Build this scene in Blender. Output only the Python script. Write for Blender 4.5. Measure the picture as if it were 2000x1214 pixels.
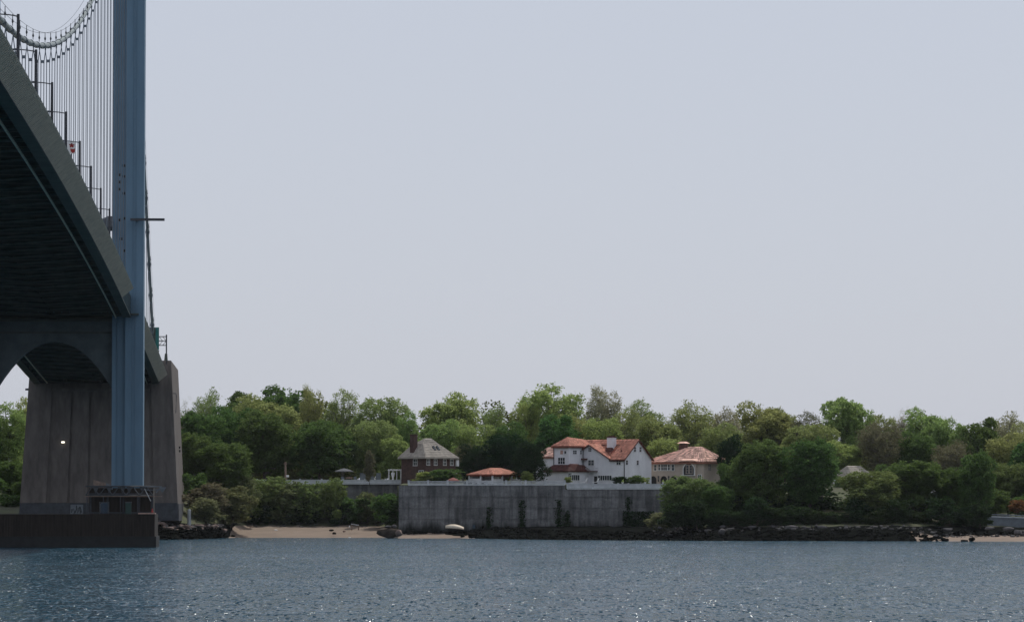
import bpy, math, random
import numpy as np
from mathutils import Vector, Matrix
for o in list(bpy.data.objects): bpy.data.objects.remove(o)
S = bpy.context.scene; COL = S.collection
R = math.radians
# ------------------------------------------------------------------ camera
F = 8100.0; CZ = 6.4; HOR = 989.0
PIT = math.atan((HOR-607)/F)
cd = bpy.data.cameras.new('camera'); cam = bpy.data.objects.new('camera', cd); COL.objects.link(cam)
cd.sensor_width = 36; cd.lens = 36*F/2000; cd.clip_start = 1; cd.clip_end = 30000
cam.location = (0, 0, CZ); cam.rotation_euler = (math.pi/2+PIT, 0, 0)
S.camera = cam
# ------------------------------------------------------------------ light
SUN_EL, SUN_AZ = 60, 28          # azimuth clockwise from +Y (ahead, to the right)
w = bpy.data.worlds.new('World'); S.world = w; w.use_nodes = True
nt = w.node_tree; nt.nodes.clear()
sky = nt.nodes.new('ShaderNodeTexSky'); sky.sky_type = 'NISHITA'; sky.sun_disc = False
sky.sun_elevation = R(SUN_EL); sky.sun_rotation = R(SUN_AZ)
sky.altitude = 0; sky.air_density = 1.0; sky.dust_density = 1.5; sky.ozone_density = 2.0
haze = nt.nodes.new('ShaderNodeMixRGB'); haze.inputs['Fac'].default_value = 0.84
haze.inputs['Color2'].default_value = (5.75, 6.05, 6.95, 1)      # thin uniform overcast veil
bg = nt.nodes.new('ShaderNodeBackground'); bg.inputs['Strength'].default_value = 0.1
out = nt.nodes.new('ShaderNodeOutputWorld')
nt.links.new(sky.outputs[0], haze.inputs['Color1']); nt.links.new(haze.outputs[0], bg.inputs['Color'])
nt.links.new(bg.outputs[0], out.inputs['Surface'])
SUNV = Vector((math.sin(R(SUN_AZ))*math.cos(R(SUN_EL)), math.cos(R(SUN_AZ))*math.cos(R(SUN_EL)), math.sin(R(SUN_EL))))
sd = bpy.data.lights.new('sun', 'SUN'); sd.energy = 2.8; sd.angle = R(0.5); sd.color = (1.0, 0.95, 0.87)
so = bpy.data.objects.new('sun', sd); COL.objects.link(so); so.location = (300, 600, 500)
so.rotation_euler = (-SUNV).to_track_quat('-Z', 'Y').to_euler()
vs = S.view_settings; vs.view_transform = 'Standard'; vs.look = 'None'; vs.exposure = 0.0; vs.gamma = 1.0; vs.use_curve_mapping = False
S.render.engine = 'CYCLES'

# ------------------------------------------------------------------ helpers
def at(px, py, Y):
    """world point at depth Y (m) whose place in the 2000 px wide photograph is px, py"""
    dx = (px-1000)/F; dy = (607-py)/F
    d = Vector((dx, math.cos(PIT)-dy*math.sin(PIT), math.sin(PIT)+dy*math.cos(PIT)))
    return Vector((0, 0, CZ)) + d*(Y/d.y)
def xa(px, Y): return (px-1000)/F*Y
def zy(py, Y): return at(1000, py, Y).z

def tag(o, label=None, cat=None, group=None, kind=None):
    if label: o['label'] = label
    if cat: o['category'] = cat
    if group: o['group'] = group
    if kind: o['kind'] = kind
    return o
def thing(name, loc, label=None, cat=None, group=None):
    o = bpy.data.objects.new(name, None); COL.objects.link(o); o.location = loc
    o.empty_display_size = 0.5
    return tag(o, label, cat, group)
def origin_of(p):
    v = Vector((0, 0, 0))
    while p is not None:
        v += p.location; p = p.parent
    return v
def link(name, me, parent=None):
    o = bpy.data.objects.new(name, me); COL.objects.link(o)
    if parent is not None: o.parent = parent
    return o
class MB:
    def __init__(s): s.v = []; s.f = []
    def face(s, *pts):
        n = len(s.v); s.v += [tuple(p) for p in pts]; s.f.append(tuple(range(n, n+len(pts)))); return s
    def hexa(s, p):      # 8 points: bottom loop 0-3, top loop 4-7
        n = len(s.v); s.v += [tuple(q) for q in p]
        for q in ((3,2,1,0),(4,5,6,7),(0,1,5,4),(1,2,6,5),(2,3,7,6),(3,0,4,7)): s.f.append(tuple(n+i for i in q))
        return s
    def box(s, a0, a1, b0, b1, c0, c1, fn=None):
        p = [(a0,b0,c0),(a1,b0,c0),(a1,b1,c0),(a0,b1,c0),(a0,b0,c1),(a1,b0,c1),(a1,b1,c1),(a0,b1,c1)]
        if fn: p = [fn(*q) for q in p]
        return s.hexa(p)
    def loft(s, loops, cap=True, closed=True):
        n = len(loops[0]); base = len(s.v)
        for l in loops: s.v += [tuple(p) for p in l]
        for i in range(len(loops)-1):
            for j in range(n if closed else n-1):
                a = base+i*n+j; b = base+i*n+(j+1)%n
                s.f.append((a, b, b+n, a+n))
        if cap and closed:
            s.f.append(tuple(base+j for j in reversed(range(n)))); e = base+(len(loops)-1)*n
            s.f.append(tuple(e+j for j in range(n)))
        return s
    def tube(s, pts, r, n=6, cap=True):
        pts = [Vector(p) for p in pts]; rr = r if isinstance(r, (list, tuple)) else [r]*len(pts)
        loops = []
        for i, p in enumerate(pts):
            t = (pts[min(i+1, len(pts)-1)]-pts[max(i-1, 0)]).normalized()
            u = t.cross(Vector((0, 0, 1)))
            if u.length < 1e-3: u = Vector((1, 0, 0))
            u.normalize(); q = t.cross(u)
            loops.append([p+(u*math.cos(k*2*math.pi/n)+q*math.sin(k*2*math.pi/n))*rr[i] for k in range(n)])
        return s.loft(loops, cap)
    def bar(s, p, q, wd, ht=None):
        return s.tube([p, q], wd*0.7071, 4)
    def mesh(s, name, m, smooth=False, org=Vector((0,0,0))):
        me = bpy.data.meshes.new(name)
        me.from_pydata([(x-org.x, y-org.y, z-org.z) for x, y, z in s.v], [], s.f)
        if m: me.materials.append(m)
        if smooth: me.polygons.foreach_set('use_smooth', [True]*len(me.polygons))
        me.update(); return me
    def build(s, name, m, parent=None, smooth=False, loc=None):
        if parent is None:
            if loc is None:
                a = np.array(s.v); loc = Vector(((a[:,0].min()+a[:,0].max())/2, (a[:,1].min()+a[:,1].max())/2, a[:,2].min()))
            o = link(name, s.mesh(name, m, smooth, Vector(loc))); o.location = loc; return o
        return link(name, s.mesh(name, m, smooth, origin_of(parent)), parent)
def np_mesh(name, V, Q, m, k=4, smooth=False):
    me = bpy.data.meshes.new(name); V = np.asarray(V, np.float32); Q = np.asarray(Q, np.int32)
    me.vertices.add(len(V)); me.vertices.foreach_set('co', V.ravel())
    me.loops.add(Q.size); me.loops.foreach_set('vertex_index', Q.ravel())
    me.polygons.add(len(Q)); me.polygons.foreach_set('loop_start', np.arange(0, Q.size, k, dtype=np.int32))
    me.polygons.foreach_set('loop_total', np.full(len(Q), k, np.int32))
    if smooth: me.polygons.foreach_set('use_smooth', np.ones(len(Q), bool))
    me.materials.append(m); me.update(calc_edges=True); me.validate(); return me

# ------------------------------------------------------------------ materials
def nodes(name):
    m = bpy.data.materials.new(name); m.use_nodes = True; t = m.node_tree
    return m, t, t.nodes['Principled BSDF'], t.nodes.new, t.links.new
def mat(name, c, rough=0.7, sc=0.5, amt=0.3, bump=0.0, bsc=4.0, c2=None, metal=0.0, stretch=(1,1,1), spec=0.3, island=0.0):
    m, t, b, N, L = nodes(name)
    b.inputs['Roughness'].default_value = rough; b.inputs['Metallic'].default_value = metal
    b.inputs['Specular IOR Level'].default_value = spec
    g = N('ShaderNodeNewGeometry'); mp = N('ShaderNodeMapping'); mp.inputs['Scale'].default_value = stretch
    L(g.outputs['Position'], mp.inputs['Vector'])
    n1 = N('ShaderNodeTexNoise'); n1.inputs['Scale'].default_value = sc; n1.inputs['Detail'].default_value = 7; n1.inputs['Roughness'].default_value = 0.65
    L(mp.outputs[0], n1.inputs['Vector'])
    r = N('ShaderNodeValToRGB'); e = r.color_ramp.elements
    d = c2 if c2 else tuple(x*(1-amt) for x in c)
    h = tuple(min(1, x*(1+amt*0.6)) for x in c)
    e[0].position = 0.32; e[0].color = (*d, 1); e[1].position = 0.68; e[1].color = (*h, 1)
    L(n1.outputs['Fac'], r.inputs['Fac']); col = r.outputs['Color']
    if island:
        hs = N('ShaderNodeHueSaturation'); mr = N('ShaderNodeMapRange')
        mr.inputs['To Min'].default_value = 1-island; mr.inputs['To Max'].default_value = 1+island
        L(g.outputs['Random Per Island'], mr.inputs['Value']); L(mr.outputs[0], hs.inputs['Value']); L(col, hs.inputs['Color']); col = hs.outputs['Color']
    L(col, b.inputs['Base Color'])
    if bump:
        n2 = N('ShaderNodeTexNoise'); n2.inputs['Scale'].default_value = bsc; n2.inputs['Detail'].default_value = 5
        L(mp.outputs[0], n2.inputs['Vector'])
        bp = N('ShaderNodeBump'); bp.inputs['Strength'].default_value = 0.6; bp.inputs['Distance'].default_value = bump
        L(n2.outputs['Fac'], bp.inputs['Height']); L(bp.outputs[0], b.inputs['Normal'])
    return m
def leafmat(name, c, var=0.35, hue=0.025, tr=0.35):
    m, t, b, N, L = nodes(name)
    g = N('ShaderNodeNewGeometry'); oi = N('ShaderNodeObjectInfo'); tc = N('ShaderNodeTexCoord')
    n1 = N('ShaderNodeTexNoise'); n1.inputs['Scale'].default_value = 0.35; n1.inputs['Detail'].default_value = 2; L(tc.outputs['Object'], n1.inputs['Vector'])
    hs = N('ShaderNodeHueSaturation'); hs.inputs['Color'].default_value = (*c, 1)
    a = N('ShaderNodeMath'); a.operation = 'MULTIPLY_ADD'; a.inputs[1].default_value = 2*var; a.inputs[2].default_value = 1-var-0.30
    L(g.outputs['Random Per Island'], a.inputs[0])
    a2 = N('ShaderNodeMath'); a2.operation = 'MULTIPLY_ADD'; a2.inputs[1].default_value = 0.6; L(n1.outputs['Fac'], a2.inputs[0]); L(a.outputs[0], a2.inputs[2])
    L(a2.outputs[0], hs.inputs['Value'])
    h = N('ShaderNodeMath'); h.operation = 'MULTIPLY_ADD'; h.inputs[1].default_value = 2*hue; h.inputs[2].default_value = 0.5-hue
    L(oi.outputs['Random'], h.inputs[0]); L(h.outputs[0], hs.inputs['Hue'])
    di = N('ShaderNodeBsdfDiffuse'); ts = N('ShaderNodeBsdfTranslucent'); mx = N('ShaderNodeMixShader'); mx.inputs['Fac'].default_value = tr
    hs2 = N('ShaderNodeHueSaturation'); hs2.inputs['Value'].default_value = 1.25; hs2.inputs['Hue'].default_value = 0.49; L(hs.outputs[0], hs2.inputs['Color'])
    L(hs.outputs[0], di.inputs['Color']); L(hs2.outputs[0], ts.inputs['Color']); L(di.outputs[0], mx.inputs[1]); L(ts.outputs[0], mx.inputs[2])
    L(mx.outputs[0], t.nodes['Material Output'].inputs['Surface']); t.nodes.remove(b)
    return m
M = {}
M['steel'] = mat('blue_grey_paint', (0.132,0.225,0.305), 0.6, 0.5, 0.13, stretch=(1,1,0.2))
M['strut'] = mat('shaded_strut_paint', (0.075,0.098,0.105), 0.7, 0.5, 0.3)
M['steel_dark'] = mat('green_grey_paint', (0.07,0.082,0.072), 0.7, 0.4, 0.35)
M['fairing'] = mat('fairing_panel_paint', (0.60,0.535,0.43), 0.6, 1.2, 0.25, stretch=(1,1,1))
M['cable'] = mat('cable_wrap', (0.21,0.25,0.25), 0.5, 0.6, 0.25)
M['scaffold'] = mat('scaffold_steel', (0.075,0.082,0.09), 0.7, 1, 0.3)
M['dark_metal'] = mat('dark_metal', (0.05,0.055,0.065), 0.6, 1, 0.3)
M['rope'] = mat('suspender_rope', (0.15,0.18,0.21), 0.6, 1, 0.2)
M['road'] = mat('asphalt', (0.05,0.05,0.05), 0.9, 2, 0.3)
M['anch'] = mat('weathered_concrete', (0.145,0.127,0.115), 0.9, 0.6, 0.36, 0.03, 2, stretch=(1.2,1.2,0.35))
M['anch_base'] = mat('plinth_concrete', (0.062,0.068,0.078), 0.9, 0.8, 0.35)
M['anch_side'] = M['anch']
M['pier'] = mat('pier_timber_and_mud', (0.030,0.024,0.020), 0.9, 1.2, 0.5, 0.03, 3, stretch=(2,2,0.25))
M['pier_base'] = mat('wet_pier_concrete', (0.018,0.020,0.021), 0.7, 0.8, 0.4)
M['white'] = mat('white_paint', (0.74,0.75,0.74), 0.6, 1.0, 0.10)
M['rail'] = mat('painted_railing', (0.50,0.53,0.54), 0.7, 0.8, 0.22)
M['stucco'] = mat('white_stucco', (0.71,0.72,0.75), 0.85, 0.6, 0.13, stretch=(1,1,.4))
M['beige'] = mat('beige_stucco', (0.46,0.395,0.335), 0.85, 0.6, 0.14)
M['brick'] = mat('dark_brick', (0.085,0.05,0.042), 0.9, 1.8, 0.4)
M['terra'] = mat('orange_clay_tile', (0.56,0.255,0.180), 0.8, 1.0, 0.2, island=0.28)
M['terra_dark'] = mat('dark_red_tile', (0.085,0.030,0.025), 0.8, 1.0, 0.25, island=0.3)
M['terra_base'] = mat('clay_underlay', (0.26,0.075,0.05), 0.9, 1.0, 0.2)
M['terra_pink'] = mat('faded_pink_tile', (0.72,0.455,0.36), 0.8, 1.5, 0.25, island=0.5)
M['pink_base'] = mat('pink_underlay', (0.30,0.13,0.09), 0.9, 1.0, 0.2)
M['slate'] = mat('grey_shingle', (0.40,0.365,0.315), 0.9, 1.0, 0.18, island=0.14)
M['glass'] = mat('window_glass', (0.025,0.035,0.04), 0.12, 1, 0.3, spec=0.5)
M['void'] = mat('dark_interior', (0.02,0.02,0.02), 0.9, 1, 0.3)
M['green_sign'] = mat('green_sign_paint', (0.015,0.15,0.14), 0.5, 1, 0.12)
M['red'] = mat('red_paint', (0.33,0.035,0.03), 0.6, 1, 0.15)
M['blue'] = mat('blue_plastic', (0.035,0.06,0.09), 0.5, 1, 0.15)
M['green_plastic'] = mat('green_plastic', (0.025,0.06,0.052), 0.6, 1, 0.15)
M['wood'] = mat('weathered_wood', (0.26,0.19,0.15), 0.9, 2, 0.35)
M['bark'] = mat('bark', (0.085,0.068,0.055), 0.9, 2, 0.4)
M['bark_grey'] = mat('grey_bark', (0.16,0.145,0.125), 0.9, 2, 0.35)
M['sand'] = mat('beach_sand', (0.20,0.155,0.12), 0.95, 0.35, 0.22, 0.05, 3, stretch=(0.5,1.2,1))
M['foreshore'] = mat('wet_weed_foreshore', (0.008,0.009,0.008), 1.0, 0.6, 0.55, 0.12, 3, spec=0.0)
M['earth'] = mat('grass_and_earth', (0.06,0.075,0.03), 0.95, 0.25, 0.45, 0.1, 2, c2=(0.05,0.045,0.03))
M['rock'] = mat('pale_rock', (0.078,0.075,0.075), 0.9, 0.9, 0.4, 0.06, 4, island=0.45)  # pale stone, colour darkened to carry the tree shade on the riprap
M['rock_red'] = mat('reddish_rock', (0.18,0.132,0.112), 0.9, 0.9, 0.35, 0.06, 4, island=0.4)
M['brown_rock'] = mat('damp_brown_rock', (0.055,0.045,0.036), 0.95, 1.2, 0.5, 0.08, 3, island=0.3, spec=0.1)
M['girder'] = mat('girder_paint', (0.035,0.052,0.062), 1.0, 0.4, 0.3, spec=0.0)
M['weed_rock'] = mat('seaweed_rock', (0.0085,0.009,0.0075), 1.0, 0.9, 0.5, 0.06, 4, island=0.5, spec=0.0)
M['canvas_grey'] = mat('grey_canvas', (0.10,0.105,0.115), 0.9, 1, 0.2)
M['canvas_red'] = mat('dull_red_canvas', (0.20,0.075,0.065), 0.9, 1, 0.2)
M['dinghy'] = mat('cream_hull_paint', (0.72,0.62,0.48), 0.6, 2, 0.15)
M['pinkish'] = mat('bleached_timber', (0.45,0.30,0.25), 0.9, 2, 0.3)
M['road_wall'] = mat('grey_road_wall', (0.16,0.185,0.205), 0.9, 0.8, 0.25)

def wallmat(name):      # sea wall concrete with rain streaks and weed stains
    m, t, b, N, L = nodes(name); b.inputs['Roughness'].default_value = 0.9; b.inputs['Specular IOR Level'].default_value = 0.2
    g = N('ShaderNodeNewGeometry')
    def noise(scale, st, det=6):
        mp = N('ShaderNodeMapping'); mp.inputs['Scale'].default_value = st; L(g.outputs['Position'], mp.inputs['Vector'])
        n = N('ShaderNodeTexNoise'); n.inputs['Scale'].default_value = scale; n.inputs['Detail'].default_value = det; n.inputs['Roughness'].default_value = 0.65
        L(mp.outputs[0], n.inputs['Vector']); return n.outputs['Fac']
    def ramp(f, p0, c0, p1, c1):
        r = N('ShaderNodeValToRGB'); e = r.color_ramp.elements
        e[0].position = p0; e[0].color = (*c0, 1); e[1].position = p1; e[1].color = (*c1, 1); L(f, r.inputs['Fac']); return r.outputs['Color']
    base = ramp(noise(0.35, (1,1,2.2)), 0.3, (0.145,0.152,0.154), 0.7, (0.26,0.262,0.262))
    streak = ramp(noise(1.0, (0.9,0.9,0.09)), 0.40, (0.30,0.31,0.31), 0.58, (1,1,1))
    fine = ramp(noise(2.5, (1,1,1)), 0.3, (0.72,0.72,0.72), 0.7, (1.15,1.15,1.15))
    def mul(a, b2, f=1.0):
        x = N('ShaderNodeMixRGB'); x.blend_type = 'MULTIPLY'; x.inputs['Fac'].default_value = f; L(a, x.inputs['Color1']); L(b2, x.inputs['Color2']); return x.outputs['Color']
    # tide and weed stain that thins out upwards, ragged
    sp = N('ShaderNodeSeparateXYZ'); L(g.outputs['Position'], sp.inputs[0])
    ad = N('ShaderNodeMath'); ad.operation = 'MULTIPLY_ADD'; ad.inputs[1].default_value = -5.0
    L(noise(0.7, (0.8,0.8,0.12)), ad.inputs[0]); L(sp.outputs['Z'], ad.inputs[2])
    mr = N('ShaderNodeMapRange'); mr.inputs['From Min'].default_value = -0.8; mr.inputs['From Max'].default_value = 1.0
    L(ad.outputs[0], mr.inputs['Value'])
    st = ramp(mr.outputs[0], 0.0, (0.10,0.11,0.10), 1.0, (1,1,1))
    oi = N('ShaderNodeObjectInfo'); tone = ramp(oi.outputs['Random'], 0.0, (0.80,0.80,0.80), 1.0, (1.12,1.12,1.12))
    c = mul(mul(mul(mul(base, streak, 0.68), fine), st), tone)
    L(c, b.inputs['Base Color'])
    bp = N('ShaderNodeBump'); bp.inputs['Strength'].default_value = 0.5; bp.inputs['Distance'].default_value = 0.05
    L(noise(2.0, (1,1,1)), bp.inputs['Height']); L(bp.outputs[0], b.inputs['Normal'])
    return m
M['wall'] = wallmat('sea_wall_concrete')

def watermat():
    m, t, b, N, L = nodes('harbour_water')
    b.inputs['Base Color'].default_value = (0.007,0.050,0.080,1); b.inputs['Roughness'].default_value = 0.11
    b.inputs['IOR'].default_value = 1.33; b.inputs['Specular IOR Level'].default_value = 0.32
    g = N('ShaderNodeNewGeometry')
    def vm(op, a, c):
        q = N('ShaderNodeVectorMath'); q.operation = op
        for i, x in enumerate((a, c)):
            if x is None: continue
            if isinstance(x, tuple): q.inputs[i].default_value = x
            else: L(x, q.inputs[i])
        return q.outputs[0]
    def slope_(scale, st, det, amp):      # wave slopes of one wavelength
        mp = N('ShaderNodeMapping'); mp.inputs['Scale'].default_value = st; mp.inputs['Rotation'].default_value = (0,0,R(10)); L(g.outputs['Position'], mp.inputs['Vector'])
        n = N('ShaderNodeTexNoise'); n.inputs['Scale'].default_value = scale; n.inputs['Detail'].default_value = det; n.inputs['Roughness'].default_value = 0.6
        L(mp.outputs[0], n.inputs['Vector'])
        return vm('MULTIPLY', vm('SUBTRACT', n.outputs['Color'], (.5,.5,.5)), (amp*.8, amp, 0))
    sl = vm('ADD', slope_(0.07, (0.5,1,1), 2, WAVE[0]), slope_(0.6, (0.6,1,1), 3, WAVE[1])); sl = vm('ADD', sl, slope_(5.0, (1,.5,1), 2, WAVE[2]))
    # broad wind patches: stronger and weaker ripple
    mw = N('ShaderNodeMapping'); mw.inputs['Scale'].default_value = (0.35, 1, 1); L(g.outputs['Position'], mw.inputs['Vector'])
    nw = N('ShaderNodeTexNoise'); nw.inputs['Scale'].default_value = 0.016; nw.inputs['Detail'].default_value = 3; L(mw.outputs[0], nw.inputs['Vector'])
    rw = N('ShaderNodeMapRange'); rw.inputs['From Min'].default_value = 0.3; rw.inputs['From Max'].default_value = 0.7; rw.inputs['To Min'].default_value = 0.62; rw.inputs['To Max'].default_value = 1.3
    L(nw.outputs['Fac'], rw.inputs['Value']); cw = N('ShaderNodeCombineXYZ')
    for k in 'XYZ': L(rw.outputs[0], cw.inputs[k])
    sl = vm('MULTIPLY', sl, cw.outputs[0])
    # small steep wavelets
    mp = N('ShaderNodeMapping'); mp.inputs['Scale'].default_value = (6.0, 0.6, 1); L(g.outputs['Position'], mp.inputs['Vector'])
    vo = N('ShaderNodeTexVoronoi'); vo.inputs['Scale'].default_value = 1.0; L(mp.outputs[0], vo.inputs['Vector'])
    sp = N('ShaderNodeSeparateColor'); L(vo.outputs['Color'], sp.inputs[0])
    pw = N('ShaderNodeMath'); pw.operation = 'POWER'; pw.inputs[1].default_value = 2.7; L(sp.outputs['Blue'], pw.inputs[0])
    cb = N('ShaderNodeCombineXYZ')
    for k in 'XYZ': L(pw.outputs[0], cb.inputs[k])
    st = vm('MULTIPLY', vm('MULTIPLY', vm('SUBTRACT', vo.outputs['Color'], (.46,.68,.5)), (WAVE[3],WAVE[3],0)), cb.outputs[0])
    nn = vm('NORMALIZE', vm('ADD', vm('ADD', sl, st), (0,0,1)), None)
    L(nn, b.inputs['Normal'])
    return m
WAVE = (0.5, 2.1, 2.4, 2.6)
M['water'] = watermat()
M['leaf_dense'] = leafmat('deep_green_leaf', (0.085,0.150,0.046), tr=0.42)
M['leaf_bright'] = leafmat('spring_green_leaf', (0.25,0.325,0.11), tr=0.45)
M['leaf_olive'] = leafmat('olive_leaf', (0.225,0.27,0.10), tr=0.45)
M['leaf_bare'] = leafmat('budding_leaf', (0.29,0.29,0.18), tr=0.4)
M['leaf_ever'] = leafmat('evergreen_needle', (0.026,0.050,0.022), tr=0.15)
M['leaf_brown'] = leafmat('russet_leaf', (0.15,0.148,0.085))
M['leaf_pale'] = leafmat('pale_green_leaf', (0.17,0.195,0.10))
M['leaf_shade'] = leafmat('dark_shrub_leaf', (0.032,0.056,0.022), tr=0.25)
M['leaf_orange'] = leafmat('orange_bush_leaf', (0.22,0.12,0.055))
M['leaf_mid'] = leafmat('mid_green_leaf', (0.150,0.200,0.070), tr=0.35)
M['leaf_drab'] = leafmat('drab_green_leaf', (0.150,0.170,0.078), tr=0.35)
M['leaf_wood'] = leafmat('distant_leaf', (0.10,0.125,0.045))
# ------------------------------------------------------------------ water and land
wm = MB(); wm.face((-6000,-2000,0),(6000,-2000,0),(6000,7000,0),(-6000,7000,0))
tag(wm.build('water', M['water'], loc=(0,0,0)), kind='structure')
# shoreline profiles: c = column along the shore (X = (c-1000)*0.1062), depth of waterline, then (distance, height)
PROF = [(-30000, 805, (6,3.0),(12,4.9),(90,9)), (300, 806, (6,3.2),(12,4.9),(90,9)), (345, 808, (6,3.0),(12,4.6),(90,9)), (366, 810, (7,2.2),(30,3.0),(85,9)), (400, 816, (7,2.2),(30,3.0),(75,9)),
        (440, 842, (6,2.2),(30,3.0),(50,10.9)), (455, 862, (27,2.35),(31,3.0),(39,10.9)), (740, 863, (27,2.35),(31,3.0),(37.5,10.9)),
        (775, 861, (25,2.1),(29,2.8),(39,10.9)), (781, 846, (12.6,1.0),(13.6,5),(14.2,10.9)), (900, 845, (13.5,1.4),(14.6,6),(15.4,10.9)),
        (950, 836, (22,2.0),(23.2,6),(24.0,10.9)), (1000, 818, (40,2.2),(41.2,6),(42,10.9)), (1100, 800, (58,2.3),(59.2,6),(60,10.9)),
        (1300, 787, (71,2.5),(72.2,6),(73,10.1)), (1312, 786, (50,2.8),(66,5),(74,10.1)), (1345, 785, (9,1.6),(15,2.4),(70,10.3)),
        (1700, 776, (9,1.9),(16,2.8),(70,10.4)), (1760, 773, (13,0.75),(21,2.8),(70,10.0)), (1895, 768, (15,1.2),(34,2.5),(74,7)),
        (1950, 766, (9,1.3),(38,2.5),(76,6)), (2100, 764, (9,1.6),(38,2.5),(76,6)), (32000, 760, (9,1.6),(38,2.5),(76,6))]
PC = [p[0] for p in PROF]
def prof(c):
    g = lambda f: float(np.interp(c, PC, [f(p) for p in PROF]))
    return g(lambda p: p[1]), [(g(lambda p: p[i][0]), g(lambda p: p[i][1])) for i in (2,3,4)]
def ground(X, Y):
    ys, q = prof(1000+X/0.1062); d = Y-ys
    if d < 0: return max(-3.0, d*0.06)
    return float(np.interp(d, [0]+[a for a, _ in q]+[q[2][0]+120, 4000], [0]+[z for _, z in q]+[q[2][1]+2.0, q[2][1]+3]))
cols = [-30000,-9000,-4000,-2000,-1200,-800,-500]+list(range(-300, 2310, 15))+[778,781,784,2500,2800,3300,4200,6000,11000,32000]
cols = sorted(set(cols))
rng = random.Random(5)
frac = [0,0.25,0.5,0.75,1]
reg = {'beach': [[], []], 'foreshore': [[], []], 'ground': [[], []]}
rows = []
for c in cols:
    ys, q = prof(c); X = (c-1000)*0.1062; pts = []
    prev = (0, 0.0); ds = [-50, -12, -4]
    for k, (a, z) in enumerate(q):
        n = (6, 3, 6)[k]
        ds += [prev[0]+(a-prev[0])*i/n for i in range(n)]; prev = (a, z)
    ds += [prev[0], prev[0]+8, prev[0]+20, prev[0]+45, prev[0]+120, 600, 2500]
    row = []
    for i, d in enumerate(ds):
        z = ground(X, ys+d)
        j = 0.10 if 3 < i < 9 else (0.16 if 9 <= i < 17 else 0.0)
        row.append((X+rng.uniform(-.3,.3), ys+d, z+rng.uniform(-j, j)))
    rows.append(row)
nr = len(rows[0])
for ci in range(len(cols)-1):
    cm = (cols[ci]+cols[ci+1])/2
    for i in range(nr-1):
        sand = (452 < cm < 800 and i < 9) or (800 <= cm < 935 and i-3 < 6.2*(935-cm)/135) or (1715 < cm < 1958 and i < 9)
        r_ = 'beach' if sand else ('foreshore' if i < 12 and cm > 250 and not (452 < cm < 780) else 'ground')
        v, f = reg[r_]; n = len(v)
        v += [rows[ci][i], rows[ci+1][i], rows[ci+1][i+1], rows[ci][i+1]]; f.append((n, n+1, n+2, n+3))
for k, (v, f) in reg.items():
    # weld the faces back together
    key = {}; V = []; Q = []
    for q in f:
        z = []
        for i in q:
            if v[i] not in key: key[v[i]] = len(V); V.append(v[i])
            z.append(key[v[i]])
        Q.append(z)
    me = np_mesh(k, V, Q, M[{'beach':'sand','foreshore':'foreshore','ground':'earth'}[k]], smooth=True)
    tag(link(k, me), kind='structure')

# ------------------------------------------------------------------ sea wall and railings
YW = 858.0
def wall_block(root, x0, x1, Y, zt, th, colw, rows_z, seed):
    rg = random.Random(seed); n = max(1, round((x1-x0)/colw)); protos = {}
    for i in range(n):
        a = x0+(x1-x0)*i/n; b = x0+(x1-x0)*(i+1)/n
        for z0, z1 in zip(rows_z[:-1], rows_z[1:]):
            key = (round(b-a, 3), z0, z1)
            if key not in protos:
                m = MB(); e = 0.03; wd = b-a
                m.hexa([(0,0,0),(wd-.015,0,0),(wd-.015,th,0),(0,th,0),(0,0,z1-z0-.05),(wd-.015,0,z1-z0-.05),(wd-.015,th,z1-z0-.05),(0,th,z1-z0-.05)])
                # a shallow chamfered lip along the pour line
                m.box(0.0, wd-.015, -0.07, -0.001, z1-z0-0.16, z1-z0-.03)
                protos[key] = m.mesh('concrete_panel', M['wall'])
            o = link('concrete_panel', protos[key], root)
            o.location = Vector((a, Y-rg.uniform(0, 0.07), z0))-root.location
zt1, zt2 = zy(947, YW), zy(955, YW)
xa0, xs, xa1 = xa(779, YW), xa(1104, YW), xa(1312, YW)
sw = thing('sea_wall', (xa0, YW, -0.6), 'long stained grey concrete sea wall below the white and beige mansions', 'wall')
wall_block(sw, xa0, xs, YW, zt1, 1.6, 6.2, [-0.6, 1.5, 3.9, 6.2, 8.5, zt1], 1)
wall_block(sw, xs, xa1, YW, zt2, 1.6, 6.2, [-0.6, 1.5, 3.9, 6.2, 8.5, zt2], 2)
# thicker lower skirt left behind on the right half of the wall
m = MB(); x0, x1 = xa(1106, YW), xa(1214, YW); m.box(x0, x1, YW-0.55, YW-0.08, -0.6, zy(996, YW)); m.build('skirt_slab', M['wall'], sw)
# return of the wall at the left corner
m = MB(); m.box(xa0+.02, xa0+1.4, YW+1.61, 899, -0.5, zt1); m.build('return_wall', M['wall'], sw)
YL = 897.0
lw = thing('retaining_wall', (xa(500, YL), YL, 2.0), 'set back grey retaining wall half hidden by bushes left of the sea wall', 'wall')
wall_block(lw, xa(498, YL), xa0+.0, YL, zy(945, YL), 1.2, 7.0, [2.0, 5.0, 7.3, 9.3, zy(945, YL)-.01], 3)

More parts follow.
